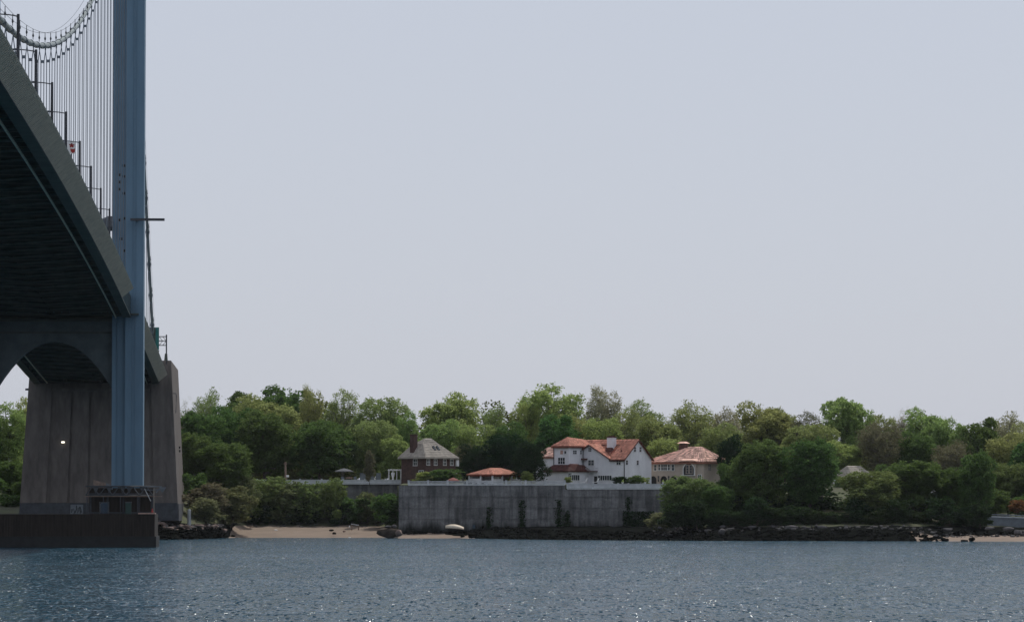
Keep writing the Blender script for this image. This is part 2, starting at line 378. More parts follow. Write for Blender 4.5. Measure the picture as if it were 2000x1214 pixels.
def railing(name, px0, px1, Y, ybot, ytop, step, label, solid=False, posts_up=0.12):
    z0, z1 = zy(ybot, Y), zy(ytop, Y); X0, X1 = xa(px0, Y), xa(px1, Y)
    root = thing(name, (X0, Y+.5, z0), label, 'railing')
    n = max(1, round((px1-px0)/step)); wd = (X1-X0)/n
    pm = MB(); pm.box(-.17, .17, -.17, .17, 0.0, z1-z0+posts_up); pm.box(-.22, .22, -.22, .22, z1-z0+posts_up+.002, z1-z0+posts_up+.09)
    pme = pm.mesh('post', M['rail'])
    for i in range(n+1):
        o = link('post', pme, root); o.location = (wd*i, 0, 0.005)
    m = MB(); m.box(X0, X1, Y-.12, Y+1.15, z0-.16, z0+.003); m.build('coping', M['rail'], root)
    m = MB(); m.box(X0, X1, Y+.38, Y+.62, z1-.16, z1); m.build('top_rail', M['rail'], root)
    m = MB(); m.box(X0, X1, Y+.40, Y+.60, z0+.06, z0+.2); m.build('bottom_rail', M['rail'], root)
    if solid:
        q = MB(); q.box(.2, wd-.2, -.05, .05, .21, z1-z0-.17); qm = q.mesh('infill_panel', M['rail'])
        for i in range(n):
            o = link('infill_panel', qm, root); o.location = (wd*i, 0, 0)
    else:
        q = MB(); nb = int(wd/0.24)
        for k in range(1, nb):
            x = wd*k/nb; q.tube([(x,0,.2),(x,0,.5*(z1-z0)),(x,0,z1-z0-.16)], [.05,.085,.05], 5)
        qm = q.mesh('baluster_row', M['rail'])
        for i in range(n):
            o = link('baluster_row', qm, root); o.location = (wd*i, 0, 0); o['kind'] = 'stuff'
    return root
railing('parapet', 502, 797, YL-.4, 944, 936, 42, 'pale solid parapet on the set back wall behind the bushes', True)
railing('balustrade', 798, 1103, YW, 946, 939, 36, 'white balustrade with square posts along the higher left part of the sea wall')
railing('balustrade', 1108, 1306, YW, 953.5, 944, 44, 'white low parapet on the stepped down right part of the sea wall', True, 0.05)
# wall at the far right by the road
YR = 803.0
rw = thing('road_wall', at(1930, 1026, YR), 'low grey road wall with pale guard rail at the right edge', 'wall')
x0, x1 = xa(1926, YR), xa(2150, YR)
m = MB(); fn = lambda x, y, z: (x, y, z-(x-x0)*0.035)
for k in range(5):
    a = x0+(x1-x0)*k/5; b = x0+(x1-x0)*(k+1)/5-.02
    q = MB(); q.box(a, b, YR+.01*(k%2), YR+.6, 1.5, zy(1009, YR), fn); q.build('wall_panel', M['road_wall'], rw)
q = MB(); q.box(xa(1936, YR), x1, YR-.12, YR+.72, zy(1009, YR)+.004, zy(1006.5, YR), fn); q.build('coping', M['rail'], rw)
q = MB(); q.box(x0, x1, YR+1.4, YR+1.5, zy(1004.5, YR), zy(1002.5, YR), fn)
for k in range(6): q.box(x0+k*4, x0+k*4+.15, YR+1.5, YR+1.62, 3.0, zy(1002.5, YR), fn)
q.build('guard_rail', M['road_wall'], rw)

# ------------------------------------------------------------------ rocks
import bmesh
def rock_data(seed):
    bm = bmesh.new(); bmesh.ops.create_icosphere(bm, subdivisions=2, radius=1)
    rg = random.Random(seed); ax = [Vector((rg.gauss(0,1), rg.gauss(0,1), rg.gauss(0,1))).normalized() for _ in range(15)]
    off = [rg.uniform(.42, .82) for _ in ax]
    for v in bm.verts:
        for a, o in zip(ax, off):
            d = v.co.dot(a)
            if d > o: v.co -= a*(d-o)*0.98
        v.co *= 1+rg.uniform(-.05,.05)
    V = np.array([v.co[:] for v in bm.verts]); Q = np.array([[v.index for v in f.verts] for f in bm.faces]); bm.free(); return V, Q
ROCKS = [rock_data(i) for i in range(7)]
def rock_stuff(name, m, items, label, cat):
    Vs, Qs, n = [], [], 0; rg = random.Random(len(items))
    for (x, y, z, r) in items:
        V, Q = ROCKS[rg.randrange(7)]; a = rg.uniform(0, 6.28); c, s = math.cos(a), math.sin(a)
        W = V*np.array([r*rg.uniform(.8,1.5), r*rg.uniform(.7,1.2), r*rg.uniform(.45,.8)])
        W = np.stack([W[:,0]*c-W[:,1]*s+x, W[:,0]*s+W[:,1]*c+y, W[:,2]+z], 1)
        Vs.append(W); Qs.append(Q+n); n += len(V)
    o = link(name, np_mesh(name, np.concatenate(Vs), np.concatenate(Qs), m, 3)); return tag(o, label, cat, kind='stuff')
def boulder(px, py, wpx, hpx, Y, m, label, seed, group=None, name='boulder'):
    k = F/Y; V, Q = ROCKS[seed % 7]; rx, rz = wpx/2/k, hpx/2/k
    a = seed*1.7; c, s = math.cos(a), math.sin(a)
    V2 = np.stack([V[:,0]*c-V[:,1]*s, V[:,0]*s+V[:,1]*c, V[:,2]], 1)
    V2 = V2/np.abs(V2).max(0)*np.array([rx, max(rx*.7, rz), rz])
    o = link(name, np_mesh(name, V2, Q, m, 3)); p = at(px, py, Y); o.location = p
    return tag(o, label, 'rock', group)
rg = random.Random(11)
def scatter(c0, c1, n, d0, d1, r0, r1, lift=0.0):
    L_ = []
    for _ in range(n):
        c = rg.uniform(c0, c1); X = (c-1000)*0.1062; ys, q = prof(c); d = rg.uniform(d0, d1); Y = ys+d
        r = r0+(r1-r0)*rg.random()**2
        L_.append((X, Y, ground(X, Y)+r*.15+lift, r))
    return L_
pale = scatter(1320, 2200, 420, 10, 16, .15, .55)+scatter(1262, 1330, 40, 20, 45, .3, .7)+scatter(1905, 2150, 260, 8, 24, .3, .95)
rock_stuff('riprap', M['rock'], pale, 'band of pale riprap stones under the trees along the right shore', 'rocks')
dark = scatter(905, 1340, 700, 0, 38, .2, .75)+scatter(1300, 1760, 560, -0.5, 9, .25, .85)+scatter(1760, 1960, 110, 13, 20, .3, .8)+scatter(1955, 2200, 260, -0.5, 12, .3, .9)+scatter(790, 910, 120, 9, 13, .2, .55)
rock_stuff('weed_stones', M['weed_rock'], dark, 'black weed covered stones along the tide line', 'rocks')
left_d = scatter(250, 445, 330, -0.5, 6, .3, .9); rock_stuff('weed_stones', M['weed_rock'], left_d, 'dark wet stones at the waterline beside the bridge pier', 'rocks')
left_p = scatter(290, 440, 520, 5.5, 17, .15, .55); rock_stuff('rubble', M['rock'], left_p, 'heap of grey rubble at the foot of the bridge anchorage', 'rocks')
red_p = scatter(300, 445, 90, 5.2, 8, .3, .85, .1); rock_stuff('rubble', M['rock_red'], red_p, 'ledge of reddish stones above the dark tide line by the pier', 'rocks')
sm = scatter(458, 740, 90, 23, 32, .12, .4); rock_stuff('beach_stones', M['rock'], sm, 'scatter of small stones along the top of the beach', 'rocks')
for i, (px, py, w_, h_, Y, mm, lb) in enumerate([
    (760, 1041, 50, 22, 843, 'brown_rock', 'big dark weedy boulder on the sand left of the sea wall'),
    (748, 1037, 22, 14, 842.5, 'brown_rock', 'dark boulder leaning on the left of the big weedy boulder'),
    (779, 1039, 15, 17, 841, 'rock_red', 'rust brown upright stone at the right end of the weedy boulder'),
    (770, 1026, 14, 9, 843, 'rock', 'pale pointed stone perched on top of the weedy boulder'),
    (758, 1028, 15, 5, 842, 'rock', 'flat pale slab lying on top of the weedy boulder'),
    (653, 1041, 8, 5, 866, 'weed_rock', 'small lone dark stone in the middle of the sand'),
    (648, 1035, 11, 5, 872, 'weed_rock', 'dark low stone at the top edge of the sand'),
    (672, 1037, 6, 4, 869, 'rock_red', 'little brown stone right of the lone dark stone on the beach'),
    (1899, 1052, 14, 11, 769, 'weed_rock', 'round black rock standing on the sand patch at the right shore'),
    (1883, 1055, 16, 6, 768, 'weed_rock', 'low dark rock just left of the round black rock'),
    (1412, 1027, 15, 9, 797, 'rock', 'pale rounded boulder brightest in the riprap below the trees'),
    (1410, 1039, 16, 16, 788, 'rock', 'grey boulder low on the bank under the brightest pale boulder'),
    (1290, 1030, 12, 5, 806, 'rock', 'flat whitish stone where the sea wall meets the trees'),
    (1470, 1029, 20, 7, 796, 'rock', 'long flat grey stone in the riprap right of the pale boulder'),
    (1545, 1030, 28, 10, 794, 'rock', 'broad grey slab in the middle of the riprap'),
    (1605, 1029, 22, 10, 793, 'rock', 'hump backed grey stone right of the broad slab'),
    (1850, 1033, 20, 9, 788, 'rock', 'leaning whitish slab in the riprap above the sand patch'),
    (1932, 1030, 22, 9, 785, 'rock', 'pale pinkish boulder below the start of the road wall'),
    (1968, 1034, 26, 12, 783, 'rock', 'large tan boulder below the road wall'),
    (1990, 1039, 18, 11, 780, 'rock', 'rounded olive boulder at the right edge of the picture'),
    (455, 1046, 12, 5, 842, 'weed_rock', 'brown rock where the rocky point meets the beach'),
    (388, 1026, 22, 5, 821, 'rock_red', 'flat pink slab on the rocky point below the concrete post'),
    (330, 1030, 24, 5, 813, 'rock_red', 'long pinkish slab just right of the bridge pier'),
    ]): boulder(px, py, w_, h_, Y, M[mm], lb, i+3)
# ------------------------------------------------------------------ suspension bridge
UH = Vector(((545-1000)/F, 1, 0)).normalized(); VH = Vector((UH.y, -UH.x, 0)); O = Vector((xa(250, 664), 664, 0))
def P(s, v, z):          # s metres from the tower towards us, v metres to the right of the right cable, z height
    p = O+VH*v-UH*s; return Vector((p.x, p.y, z))
VL = -23.4
def nose(s): return 44-4.9e-5*(350-s)**2 if s >= 0 else 38+0.037*s
def slope(s): return (nose(s+.5)-nose(s-.5))
br = thing('suspension_bridge', O, 'blue grey steel suspension bridge with tall tower crossing the water at left', 'bridge')
brl = br.location
def sweep(name, m, sec, s0, s1, st=6.0, parent=br):
    n = max(1, int(round((s1-s0)/st))); loops = []
    for i in range(n+1):
        s = s0+(s1-s0)*i/n; loops.append([P(s, v, nose(s)+dz) for v, dz in sec])
    b = MB(); b.loft(loops); return b.build(name, m, parent)
S0, S1 = -212, 648
for v in (0, VL):
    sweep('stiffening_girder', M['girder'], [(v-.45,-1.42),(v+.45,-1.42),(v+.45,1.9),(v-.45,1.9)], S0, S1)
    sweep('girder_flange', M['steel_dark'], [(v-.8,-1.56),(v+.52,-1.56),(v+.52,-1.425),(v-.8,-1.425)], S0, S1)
sweep('road_deck', M['road'], [(VL+.46,.45),(-.46,.45),(-.46,.85),(VL+.46,.85)], S0, S1)
for v in (-1.9, VL+1.9): sweep('maintenance_rail', M['fairing'], [(v-.09,-1.62),(v+.09,-1.62),(v+.09,-1.40),(v-.09,-1.40)], S0, S1)
for v in (-4.6, -8.2, -11.7, -15.2, -18.8): sweep('stringer', M['steel_dark'], [(v-.15,-.25),(v+.15,-.25),(v+.15,.449),(v-.15,.449)], S0, S1)
def frame(s, v, dz):      # local frame on the deck: x across, y along towards the camera side, z up from the deck slope
    t = Vector((UH.x, UH.y, -slope(s))).normalized(); z = VH.cross(t)
    p = P(s, v, nose(s)+dz)-brl
    return Matrix(((VH.x, t.x, z.x, p.x), (VH.y, t.y, z.y, p.y), (VH.z, t.z, z.z, p.z), (0,0,0,1)))
# aerodynamic fairing panels, one object each
PL = 6.04
def panel_mesh(sg):
    q = MB(); h = PL/2-.02
    q.loft([[(2.2*sg,y,0),(.5*sg,y,-1.42),(.46*sg,y,1.75)] for y in (-h, h)])
    for k in range(-2, 3):
        y = k*PL/5; a = (2.16*sg, -.06); c_ = (.52*sg, -1.42)
        q.hexa([(a[0],y-.05,a[1]),(c_[0],y-.05,c_[1]),(c_[0],y+.05,c_[1]),(a[0],y+.05,a[1]),
                (a[0],y-.05,a[1]-.05),(c_[0],y-.05,c_[1]-.05),(c_[0],y+.05,c_[1]-.05),(a[0],y+.05,a[1]-.05)])
    return q.mesh('fairing_panel', M['fairing'])
pr, plf = panel_mesh(1), panel_mesh(-1)
for s in np.concatenate([np.arange(43, 560, PL), np.arange(-10, -152, -PL)]):
    for me, v in ((pr, 0), (plf, VL)):
        o = link('fairing_panel', me, br); o.matrix_local = frame(float(s), v, 0)
# floor beams and bracing
q = MB(); q.box(VL+.46, -.46, -.05, .05, -1.0, .448); q.box(VL+.46, -.46, -.22, .22, -1.10, -1.002); fb = q.mesh('floor_beam', M['steel_dark'])
q = MB(); L_ = 10.25
for a, b_ in (((VL+.5, 0), (VL/2, L_)), ((VL/2, L_), (-.5, 0))): q.bar((a[0], a[1], -1.2), (b_[0], b_[1], -1.2), .28)
bm_ = q.mesh('lateral_brace', M['steel_dark'])
for i, s in enumerate(np.arange(-150, 560, L_/2)):
    o = link('floor_beam', fb, br); o.matrix_local = frame(float(s), 0, 0)
    if i % 2 == 0:
        o = link('lateral_brace', bm_, br); o.matrix_local = frame(float(s), 0, 0)
# parapet railing on the near edge
q = MB()
for dz in (2.15, 2.5):
    for s in np.arange(S0, 560, 10.0): q.bar(P(s, .1, nose(s)+dz), P(s+10, .1, nose(s+10)+dz), .07)
for s in np.arange(S0, 560, 2.5): q.bar(P(s, .1, nose(s)+1.9), P(s, .1, nose(s)+2.5), .06)
tag(q.build('edge_railing', M['dark_metal'], br), kind='stuff')

# tower
def leg(v):
    sec = [(-2.5,2.3),(-.42,2.3),(-.42,3.0),(2.5,3.0),(2.5,-3.0),(-2.5,-3.0)]
    q = MB(); q.loft([[P(s, v+x, z) for x, s in sec] for z in (9.4, 40, 112)])
    # splice bands, slightly proud
    for z in np.arange(15, 112, 8.2): q.loft([[P(s*1.004, v+x*1.004, zz) for x, s in sec] for zz in (z, z+.35)])
    q.loft([[P(s*1.1, v+x*1.1, z) for x, s in sec] for z in (112.01, 114)])
    return q.build('tower_leg', M['steel'], br)
legr = leg(0); legl = leg(VL)
def hole(px, py, w_=.28, h_=.28):
    k = F/661.0; v = (px-250)/k; z = zy(py, 661)
    s = 3.0 if v > -.42 else 2.3
    q = MB(); q.box(s-.05, s+.04, v-w_/2, v+w_/2, z-h_/2, z+h_/2, P); q.build('access_opening', M['void'], legr)
for px, py in ((233,341),(233,355),(232,369),(241,323),(241,344),(241,377),(233,429),(243,426),(243,489),(236,466)): hole(px, py, .42, .42)
# ladder and conduit up the outer face of the right leg
q = MB()
for dv in (-.25, .25): q.bar(P(3.12, 1.0+dv, 9.4), P(3.12, 1.0+dv, 108), .05)
for z in np.arange(9.8, 108, .9): q.bar(P(3.12, .75, z), P(3.12, 1.25, z), .035)
q.build('ladder', M['steel'], legr)
q = MB(); q.bar(P(2.4, -1.7, 9.4), P(2.4, -1.7, 100), .08); q.build('conduit', M['steel'], legr)
# portal strut with arch below the deck and the upper portal
def portal(z0, z1, apex, name):
    q = MB(); mid = VL/2; n = 16
    for i in range(n):
        v0 = -9.2+18.4*i/n; v1 = -9.2+18.4*(i+1)/n
        a0 = apex-(apex-z0)*(v0/9.2)**2; a1 = apex-(apex-z0)*(v1/9.2)**2
        for sg in (0,):
            q.hexa([P(1.5,mid+v0,a0),P(1.5,mid+v1,a1),P(-2,mid+v1,a1),P(-2,mid+v0,a0),P(1.5,mid+v0,z1),P(1.5,mid+v1,z1),P(-2,mid+v1,z1),P(-2,mid+v0,z1)])
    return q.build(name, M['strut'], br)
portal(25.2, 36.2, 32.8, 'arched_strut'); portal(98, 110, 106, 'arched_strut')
q = MB(); q.box(1.51, 1.7, -20.9, -2.6, 34.0, 34.3, P); q.box(1.51, 1.7, -20.9, -2.6, 35.9, 36.2, P); q.build('strut_flange', M['steel_dark'], br)
# inspection walkway across the tower
wk = MB(); wk.box(3.05, 4.3, VL-2, 1.75, 36.9, 37.15, P); wko = wk.build('inspection_walkway', M['steel_dark'], br)
q = MB()
for z in (37.8, 38.4): q.bar(P(4.25, VL-2, z), P(4.25, 1.7, z), .07)
for v in np.arange(VL-2, 1.8, 1.25): q.bar(P(4.25, v, 37.15), P(4.25, v, 38.4), .06)
for v in np.arange(-1.2, 1.75, .2): q.bar(P(4.25, v, 37.15), P(4.25, v, 38.4), .03)
for z in np.arange(37.3, 38.4, .2): q.bar(P(4.25, -1.2, z), P(4.25, 1.7, z), .03)
q.build('guard_rail', M['steel'], wko)
q = MB(); q.box(4.4, 4.65, .4, 5.85, zy(431.5, 660), zy(426.5, 660), P); q.box(3.01, 4.4, 1.2, 1.6, zy(431, 660), zy(427, 660), P); q.build('gangway_beam', M['dark_metal'], br)
q = MB(); z0, z1 = zy(449, 658), zy(420, 658); q.loft([[P(5, -3.9,z0+.6),P(5,-2.35,z0+.6),P(3.2,-2.35,z0),P(3.2,-3.4,z0)],[P(5,-4.2,z1-.6),P(5,-2.3,z1-.9),P(3.2,-2.3,z1-.9),P(3.2,-4.0,z1-.6)],[P(4.4,-3.0,z1),P(4.4,-2.4,z1-.1),P(3.6,-2.4,z1-.1),P(3.6,-3.0,z1)]])
q.build('equipment_box', M['canvas_grey'], br)
# main cables with bands, suspenders, hand ropes
def cz(s): return 47.5+62.5*((350-s)/350)**2 if s >= 0 else 110+.609*s+.000453*s*s
BS = 10.25
def cable(v, detail):
    ss = list(np.arange(0, 640, 4.0)); q = MB(); q.tube([P(s, v, cz(s)) for s in ss], .27, 10)
    q.tube([P(s, v, cz(s)) for s in (0,-20,-40,-60,-80,-100,-120,-140)], .27, 10)
    c = q.build('main_cable', M['cable'], br, True)
    for s in list(np.arange(18.25, 560, BS))+[-12-BS*i for i in range(12)]:
        d = .5*(1 if s > 0 else -1); p0, p1 = P(s-.45, v, cz(s-.45)), P(s+.45, v, cz(s+.45))
        q = MB(); q.tube([p0, p1], .34, 10); q.build('cable_band', M['rope'] if int(s) % 3 else M['cable'], c)
        zd = nose(s)+1.2; zc = cz(s)
        if zc-zd > 2.2:
            q = MB()
            for sg in (-1, 1): q.tube([P(s, v+sg*.37, zc), P(s, v+sg*.15, zc-1.65), P(s, v+sg*.15, zd)], .043, 4, False)
            q.box(s-.12, s+.12, v-.2, v+.2, zc-1.78, zc-1.5, P)
            q.build('suspender', M['rope'], c)
        q = MB(); q.tube([P(s, v+.25, zc+.3), P(s, v+.25, zc+1.35)], .035, 4)
        q.tube([P(s, v+.25, zc+.55), P(s, v+.25, zc+.7), P(s, v+.25, zc+.95)], [.06,.11,.03], 5); q.build('rope_post', M['dark_metal'], c)
    q = MB()
    for dv in (-.35, .35): q.tube([P(s, v+dv, cz(s)+1.3) for s in np.arange(2, 560, 6.0)], .022, 3)
    for dv in (.35,): q.tube([P(s, v+dv, cz(s)+1.2) for s in np.arange(-2, -138, -6.0)], .022, 3)
    q.build('hand_rope', M['dark_metal'], c)
cable(0, True); cable(VL, True)

# anchorage
def A(f, v01, z): return P(f, v01, z)
ZB, ZM, ZT = 3.6, 30.75, zy(705, 823)
def vr(z): return 4.35-(z-4.9)/30.6*1.55
def vl(z): return -26.9+(z-4.9)/30.6*2.1
an = thing('bridge_anchorage', P(-155, 0, ZB), 'massive battered grey brown concrete anchorage behind the bridge tower', 'anchorage')
q = MB(); q.loft([[P(-155, vl(z), z), P(-155, vr(z), z), P(-213, vr(z), z), P(-213, vl(z), z)] for z in (ZB, 12, 20, ZM)]); body = q.build('body', M['anch'], an)
for nm, a, b_ in (('wing_wall', vr, lambda z: .55), ('wing_wall', vl, lambda z: -23.95)):
    q = MB(); lo = lambda z: min(a(z), b_(z)); hi = lambda z: max(a(z), b_(z))
    q.loft([[P(-155, lo(z), z), P(-155, hi(z), z), P(-213, hi(z), z), P(-213, lo(z), z)] for z in (ZM+.01, ZT)]); q.build(nm, M['anch'], an)
def strip(f0, f1, z0, z1, m, name, d=.22, par=an):
    q = MB(); L2 = []
    for z in (z0, (z0+z1)/2, z1):
        a = vl(z)+(vr(z)-vl(z))*f0; b_ = vl(z)+(vr(z)-vl(z))*f1
        L2.append([P(-155+d, a, z), P(-155+d, b_, z), P(-154.999, b_, z), P(-154.999, a, z)])
    q.loft(L2); return q.build(name, m, par)
for f0, f1, zt in ((0.001,.165,ZM-.3),(.19,.30,ZM-2.5),(.315,.425,ZM-2.5),(.44,.60,ZM-2.5),(.64,.725,ZM-2.5),(.745,.83,ZM-2.5),(.85,.999,ZT-.4)):
    strip(f0, f1, 7.2, zt, M['anch'], 'pilaster')
strip(.001, .999, ZB+.1, 7.15, M['anch_base'], 'plinth', .35)
q = MB(); q.loft([[P(-155.2, vr(z)+.12, z), P(-155.2, vr(z)-.1, z), P(-213, vr(z)-.1, z), P(-213, vr(z)+.12, z)] for z in (ZB, 7.0)]); q.build('plinth', M['anch_base'], an)
strip(.17, .84, 29.2, 29.7, M['anch'], 'ledge', .9)
dr = strip(.322, .402, 4.6, 6.85, M['road_wall'], 'door', .45)
q = MB(); rg = random.Random(3)
for i in range(9):
    f = .33+.07*i/9; a = vl(5)+(vr(5)-vl(5))*f; z0 = 5.0+rg.random()*.9; q.bar(P(-154.53, a, z0), P(-154.53, a+rg.uniform(-.25,.25), z0+.5+rg.random()*.7), .09)
q.build('scribble', M['void'], dr)
lm, t_, b_, N_, Lk_ = nodes('lit_lamp_glass'); b_.inputs['Emission Color'].default_value = (1,.93,.75,1); b_.inputs['Emission Strength'].default_value = 2.2; b_.inputs['Base Color'].default_value = (.8,.75,.6,1)
p = at(123, 863, 816.9)
wl = thing('wall_lamp', p, 'small lit lamp on the left front of the anchorage', 'lamp')
q = MB(); q.box(p.x-.3, p.x+.3, p.y-.1, p.y+.12, p.z-.15, p.z+.16); q.build('lamp_glass', lm, wl)
q = MB(); q.box(p.x-.36, p.x+.36, p.y-.14, p.y+.3, p.z+.165, p.z+.25); q.build('hood', M['dark_metal'], wl)
# bracket and drain pipe on the anchorage, two small fixtures on its lit side
p = at(57, 760, 818); q = MB(); q.box(p.x-.75, p.x+.5, p.y-.15, p.y+.15, p.z-.2, p.z+.2); q.build('bracket', M['dark_metal'], an)
a, b_ = at(331, 768, 822), at(343, 768, 822); q = MB(); q.tube([a, b_, b_+Vector((.15,0,-.3)), at(343.5, 806, 822)+Vector((0,0,0))], .09, 6); q.build('drain_pipe', M['canvas_grey'], an)
for py in (873, 880):
    z = zy(py, 850); q = MB(); q.box(-187, -186, vr(z)-.1, vr(z)+.3, z-.25, z+.2, P); q.build('side_fixture', M['void'], an)

# pier and its clutter
pi_ = thing('bridge_pier', P(0, -12, -1), 'dark timber faced pier under the bridge tower standing in the water', 'pier')
q = MB(); q.box(-9, 9, -30, 4.6, -1, 5.25, P); q.build('pier_body', M['pier'], pi_)
q = MB(); q.box(9.01, 9.3, -30, 4.7, -1, 1.75, P); q.box(-9, 9.3, 4.61, 4.85, -1, 1.75, P); q.build('footing', M['pier_base'], pi_)
q = MB(); rg = random.Random(8)
for v in np.arange(-29.8, 4.3, .42): q.box(9.01, 9.05+rg.random()*.14, v, v+.36, 1.76, 5.2-rg.random()*.25, P)
tag(q.build('fender_timbers', M['pier'], pi_), kind='stuff')
q = MB(); q.box(5, 9.4, 2.0, 4.7, 5.26, 5.45, P); q.build('edge_board', M['pinkish'], pi_)
q = MB(); q.box(-4, 4.6, -5.9, 4.2, 5.26, 9.38, P); q.build('pedestal', M['pier'], pi_)
q = MB(); q.box(4.61, 4.9, -5.9, 4.2, 8.2, 8.6, P); q.box(4.61, 4.85, -5.9, 4.2, 5.3, 5.6, P)
for v in (-5.7, -3, -.5, 2, 4): q.box(4.61, 4.85, v-.15, v+.15, 5.6, 8.2, P)
q.build('pedestal_frame', M['dark_metal'], pi_)
# scaffold platform round the leg
sp = thing('scaffold_platform', P(5, 0, 8.3), 'pale lattice scaffold platform wrapped round the foot of the bridge tower', 'scaffold')
zb, ztp = zy(968, 659), zy(949, 659)
q = MB(); q.box(4.62, 6.2, -6.6, 5.6, zb-.12, zb, P); q.build('platform_board', M['wood'], sp)
q = MB(); q.bar(P(6.2,-6.4,ztp), P(6.2,4.3,ztp), .16); q.bar(P(6.2,-6.4,zb+.1), P(6.2,4.3,zb+.1), .13); q.build('chord', M['scaffold'], sp)
me = None
for i, v in enumerate(np.arange(-6.4, 4.2, 1.06)):
    q = MB(); a, b_ = (zb+.1, ztp) if i % 2 == 0 else (ztp, zb+.1)
    if i in (1, 3, 5, 6, 8): q.hexa([P(6.12,v+.05,ztp-.08),P(6.12,v+1.0,ztp-.08),P(6.08,v+1.0,ztp-.08),P(6.08,v+.05,ztp-.08),P(6.12,v+.45,zb+.5),P(6.12,v+.6,zb+.5),P(6.08,v+.6,zb+.5),P(6.08,v+.45,zb+.5)])
    q.bar(P(6.2, v, a), P(6.2, v+1.06, b_), .13); q.build('lattice_brace', M['scaffold'], sp)
q = MB(); q.box(4.7, 6.1, -5.2, -3.2, ztp-.1, ztp+.7, lambda s, v, z: P(s, v, z-(v+4)*.25)); q.build('tarpaulin', M['wood'], sp)
q = MB(); q.box(4.7, 6.1, -3.2, -2.2, ztp-.3, ztp+.2, lambda s, v, z: P(s, v, z-(v+2.6)*.55)); q.build('tarpaulin', M['road_wall'], sp)
q = MB(); q.box(5.9, 6.3, 2.4, 5.6, ztp-.12, ztp+.03, P); q.box(5.9, 6.3, 3.1, 5.4, ztp-.62, ztp-.5, P); q.bar(P(6.2, 5.6, ztp), P(6.2, 4.7, ztp-1.0), .14)
q.hexa([P(6.3,5.2,ztp-.15),P(6.3,6.3,ztp-.15),P(5.9,6.3,ztp-.15),P(5.9,5.2,ztp-.15),P(6.3,5.6,ztp-.95),P(6.3,5.8,ztp-.95),P(5.9,5.8,ztp-.95),P(5.9,5.6,ztp-.95)]); q.build('end_bracket', M['road_wall'], sp)
q = MB(); q.bar(P(6.2, 2.9, ztp-.4), P(6.3, 3.9, zy(978, 659)), .1); q.build('brace_pole', M['rail'], sp)
for i, v in enumerate((-6.2, -3.6, -.9, 1.8, 4.2)):
    q = MB(); q.tube([P(6.1, v, 5.25), P(6.1, v, zb-.12)], .09, 6); q.build('scaffold_pole', M['dark_metal'], sp)
# things standing on the pier
pt = thing('portable_toilet', P(7.6, 0, 5.25), 'green portable toilet on the pier under the scaffold', 'toilet')
q = MB(); q.box(7, 8.2, -.05, .85, 5.27, 7.0, P); q.build('cabin', M['green_plastic'], pt)
q = MB(); q.box(6.95, 8.25, -.1, .9, 7.01, 7.2, P); q.build('roof', M['scaffold'], pt)
q = MB(); q.box(8.21, 8.25, .1, .7, 5.4, 6.8, P); q.build('door', M['green_plastic'], pt)
bb = thing('water_tank', P(7.6, -3.4, 5.25), 'pale blue water tank in a cage on the pier left of the toilet', 'tank')
q = MB(); q.tube([P(7.6,-3.4,5.4),P(7.6,-3.4,6.9),P(7.6,-3.4,7.1)], [.6,.6,.3], 10); q.build('tank', M['blue'], bb)
q = MB()
for v in (-4.1, -2.7):
    for s in (7, 8.3): q.bar(P(s, v, 5.27), P(s, v, 7.2), .09)
q.bar(P(8.3,-4.1,7.1), P(8.3,-2.7,7.1), .08); q.build('cage', M['scaffold'], bb)
rc = thing('traffic_cone', P(8.6, 4.2, 5.46), 'tiny red traffic cone on the right corner of the pier', 'cone')
q = MB(); q.tube([P(8.6,4.2,5.5),P(8.6,4.2,6.15)], [.2,.05], 8); q.build('cone', M['red'], rc)
q = MB(); q.box(8.35, 8.85, 3.95, 4.45, 5.46, 5.51, P); q.build('base', M['dark_metal'], rc)

# lamp posts, signs on the deck
names = ['nearest the tower', 'second from the tower', 'third from the tower', 'fourth from the tower', 'fifth from the tower', 'sixth from the tower', 'seventh from the tower', 'eighth from the tower at the left edge']
for i, s in enumerate((100, 128, 156, 185, 216, 244, 272, 299)):
    zt = nose(s)+5.95; b0 = nose(s)+.6
    lp = thing('street_lamp', P(s, 1.0, b0), 'dark lamp post on the bridge deck, '+names[i], 'lamp post', 'lamp posts along the bridge deck')
    q = MB(); q.tube([P(s, 1.0, b0), P(s, 1.0, b0+2), P(s, 1.0, zt+.1)], [.17,.15,.13], 8); q.build('pole', M['dark_metal'], lp)
    q = MB(); q.tube([P(s, 1.0, zt-.1), P(s, .2, zt+.03), P(s, -.75, zt+.1)], .06, 6); q.build('arm', M['dark_metal'], lp)
    q = MB(); q.loft([[P(s+.12,-.6,zt+.02),P(s-.12,-.6,zt+.02),P(s-.12,-.6,zt+.16),P(s+.12,-.6,zt+.16)],[P(s+.16,-.9,zt+.0),P(s-.16,-.9,zt+.0),P(s-.14,-.9,zt+.2),P(s+.14,-.9,zt+.2)],[P(s+.1,-1.3,zt+.05),P(s-.1,-1.3,zt+.05),P(s-.1,-1.3,zt+.15),P(s+.1,-1.3,zt+.15)]]); q.build('lamp_head', M['dark_metal'], lp)
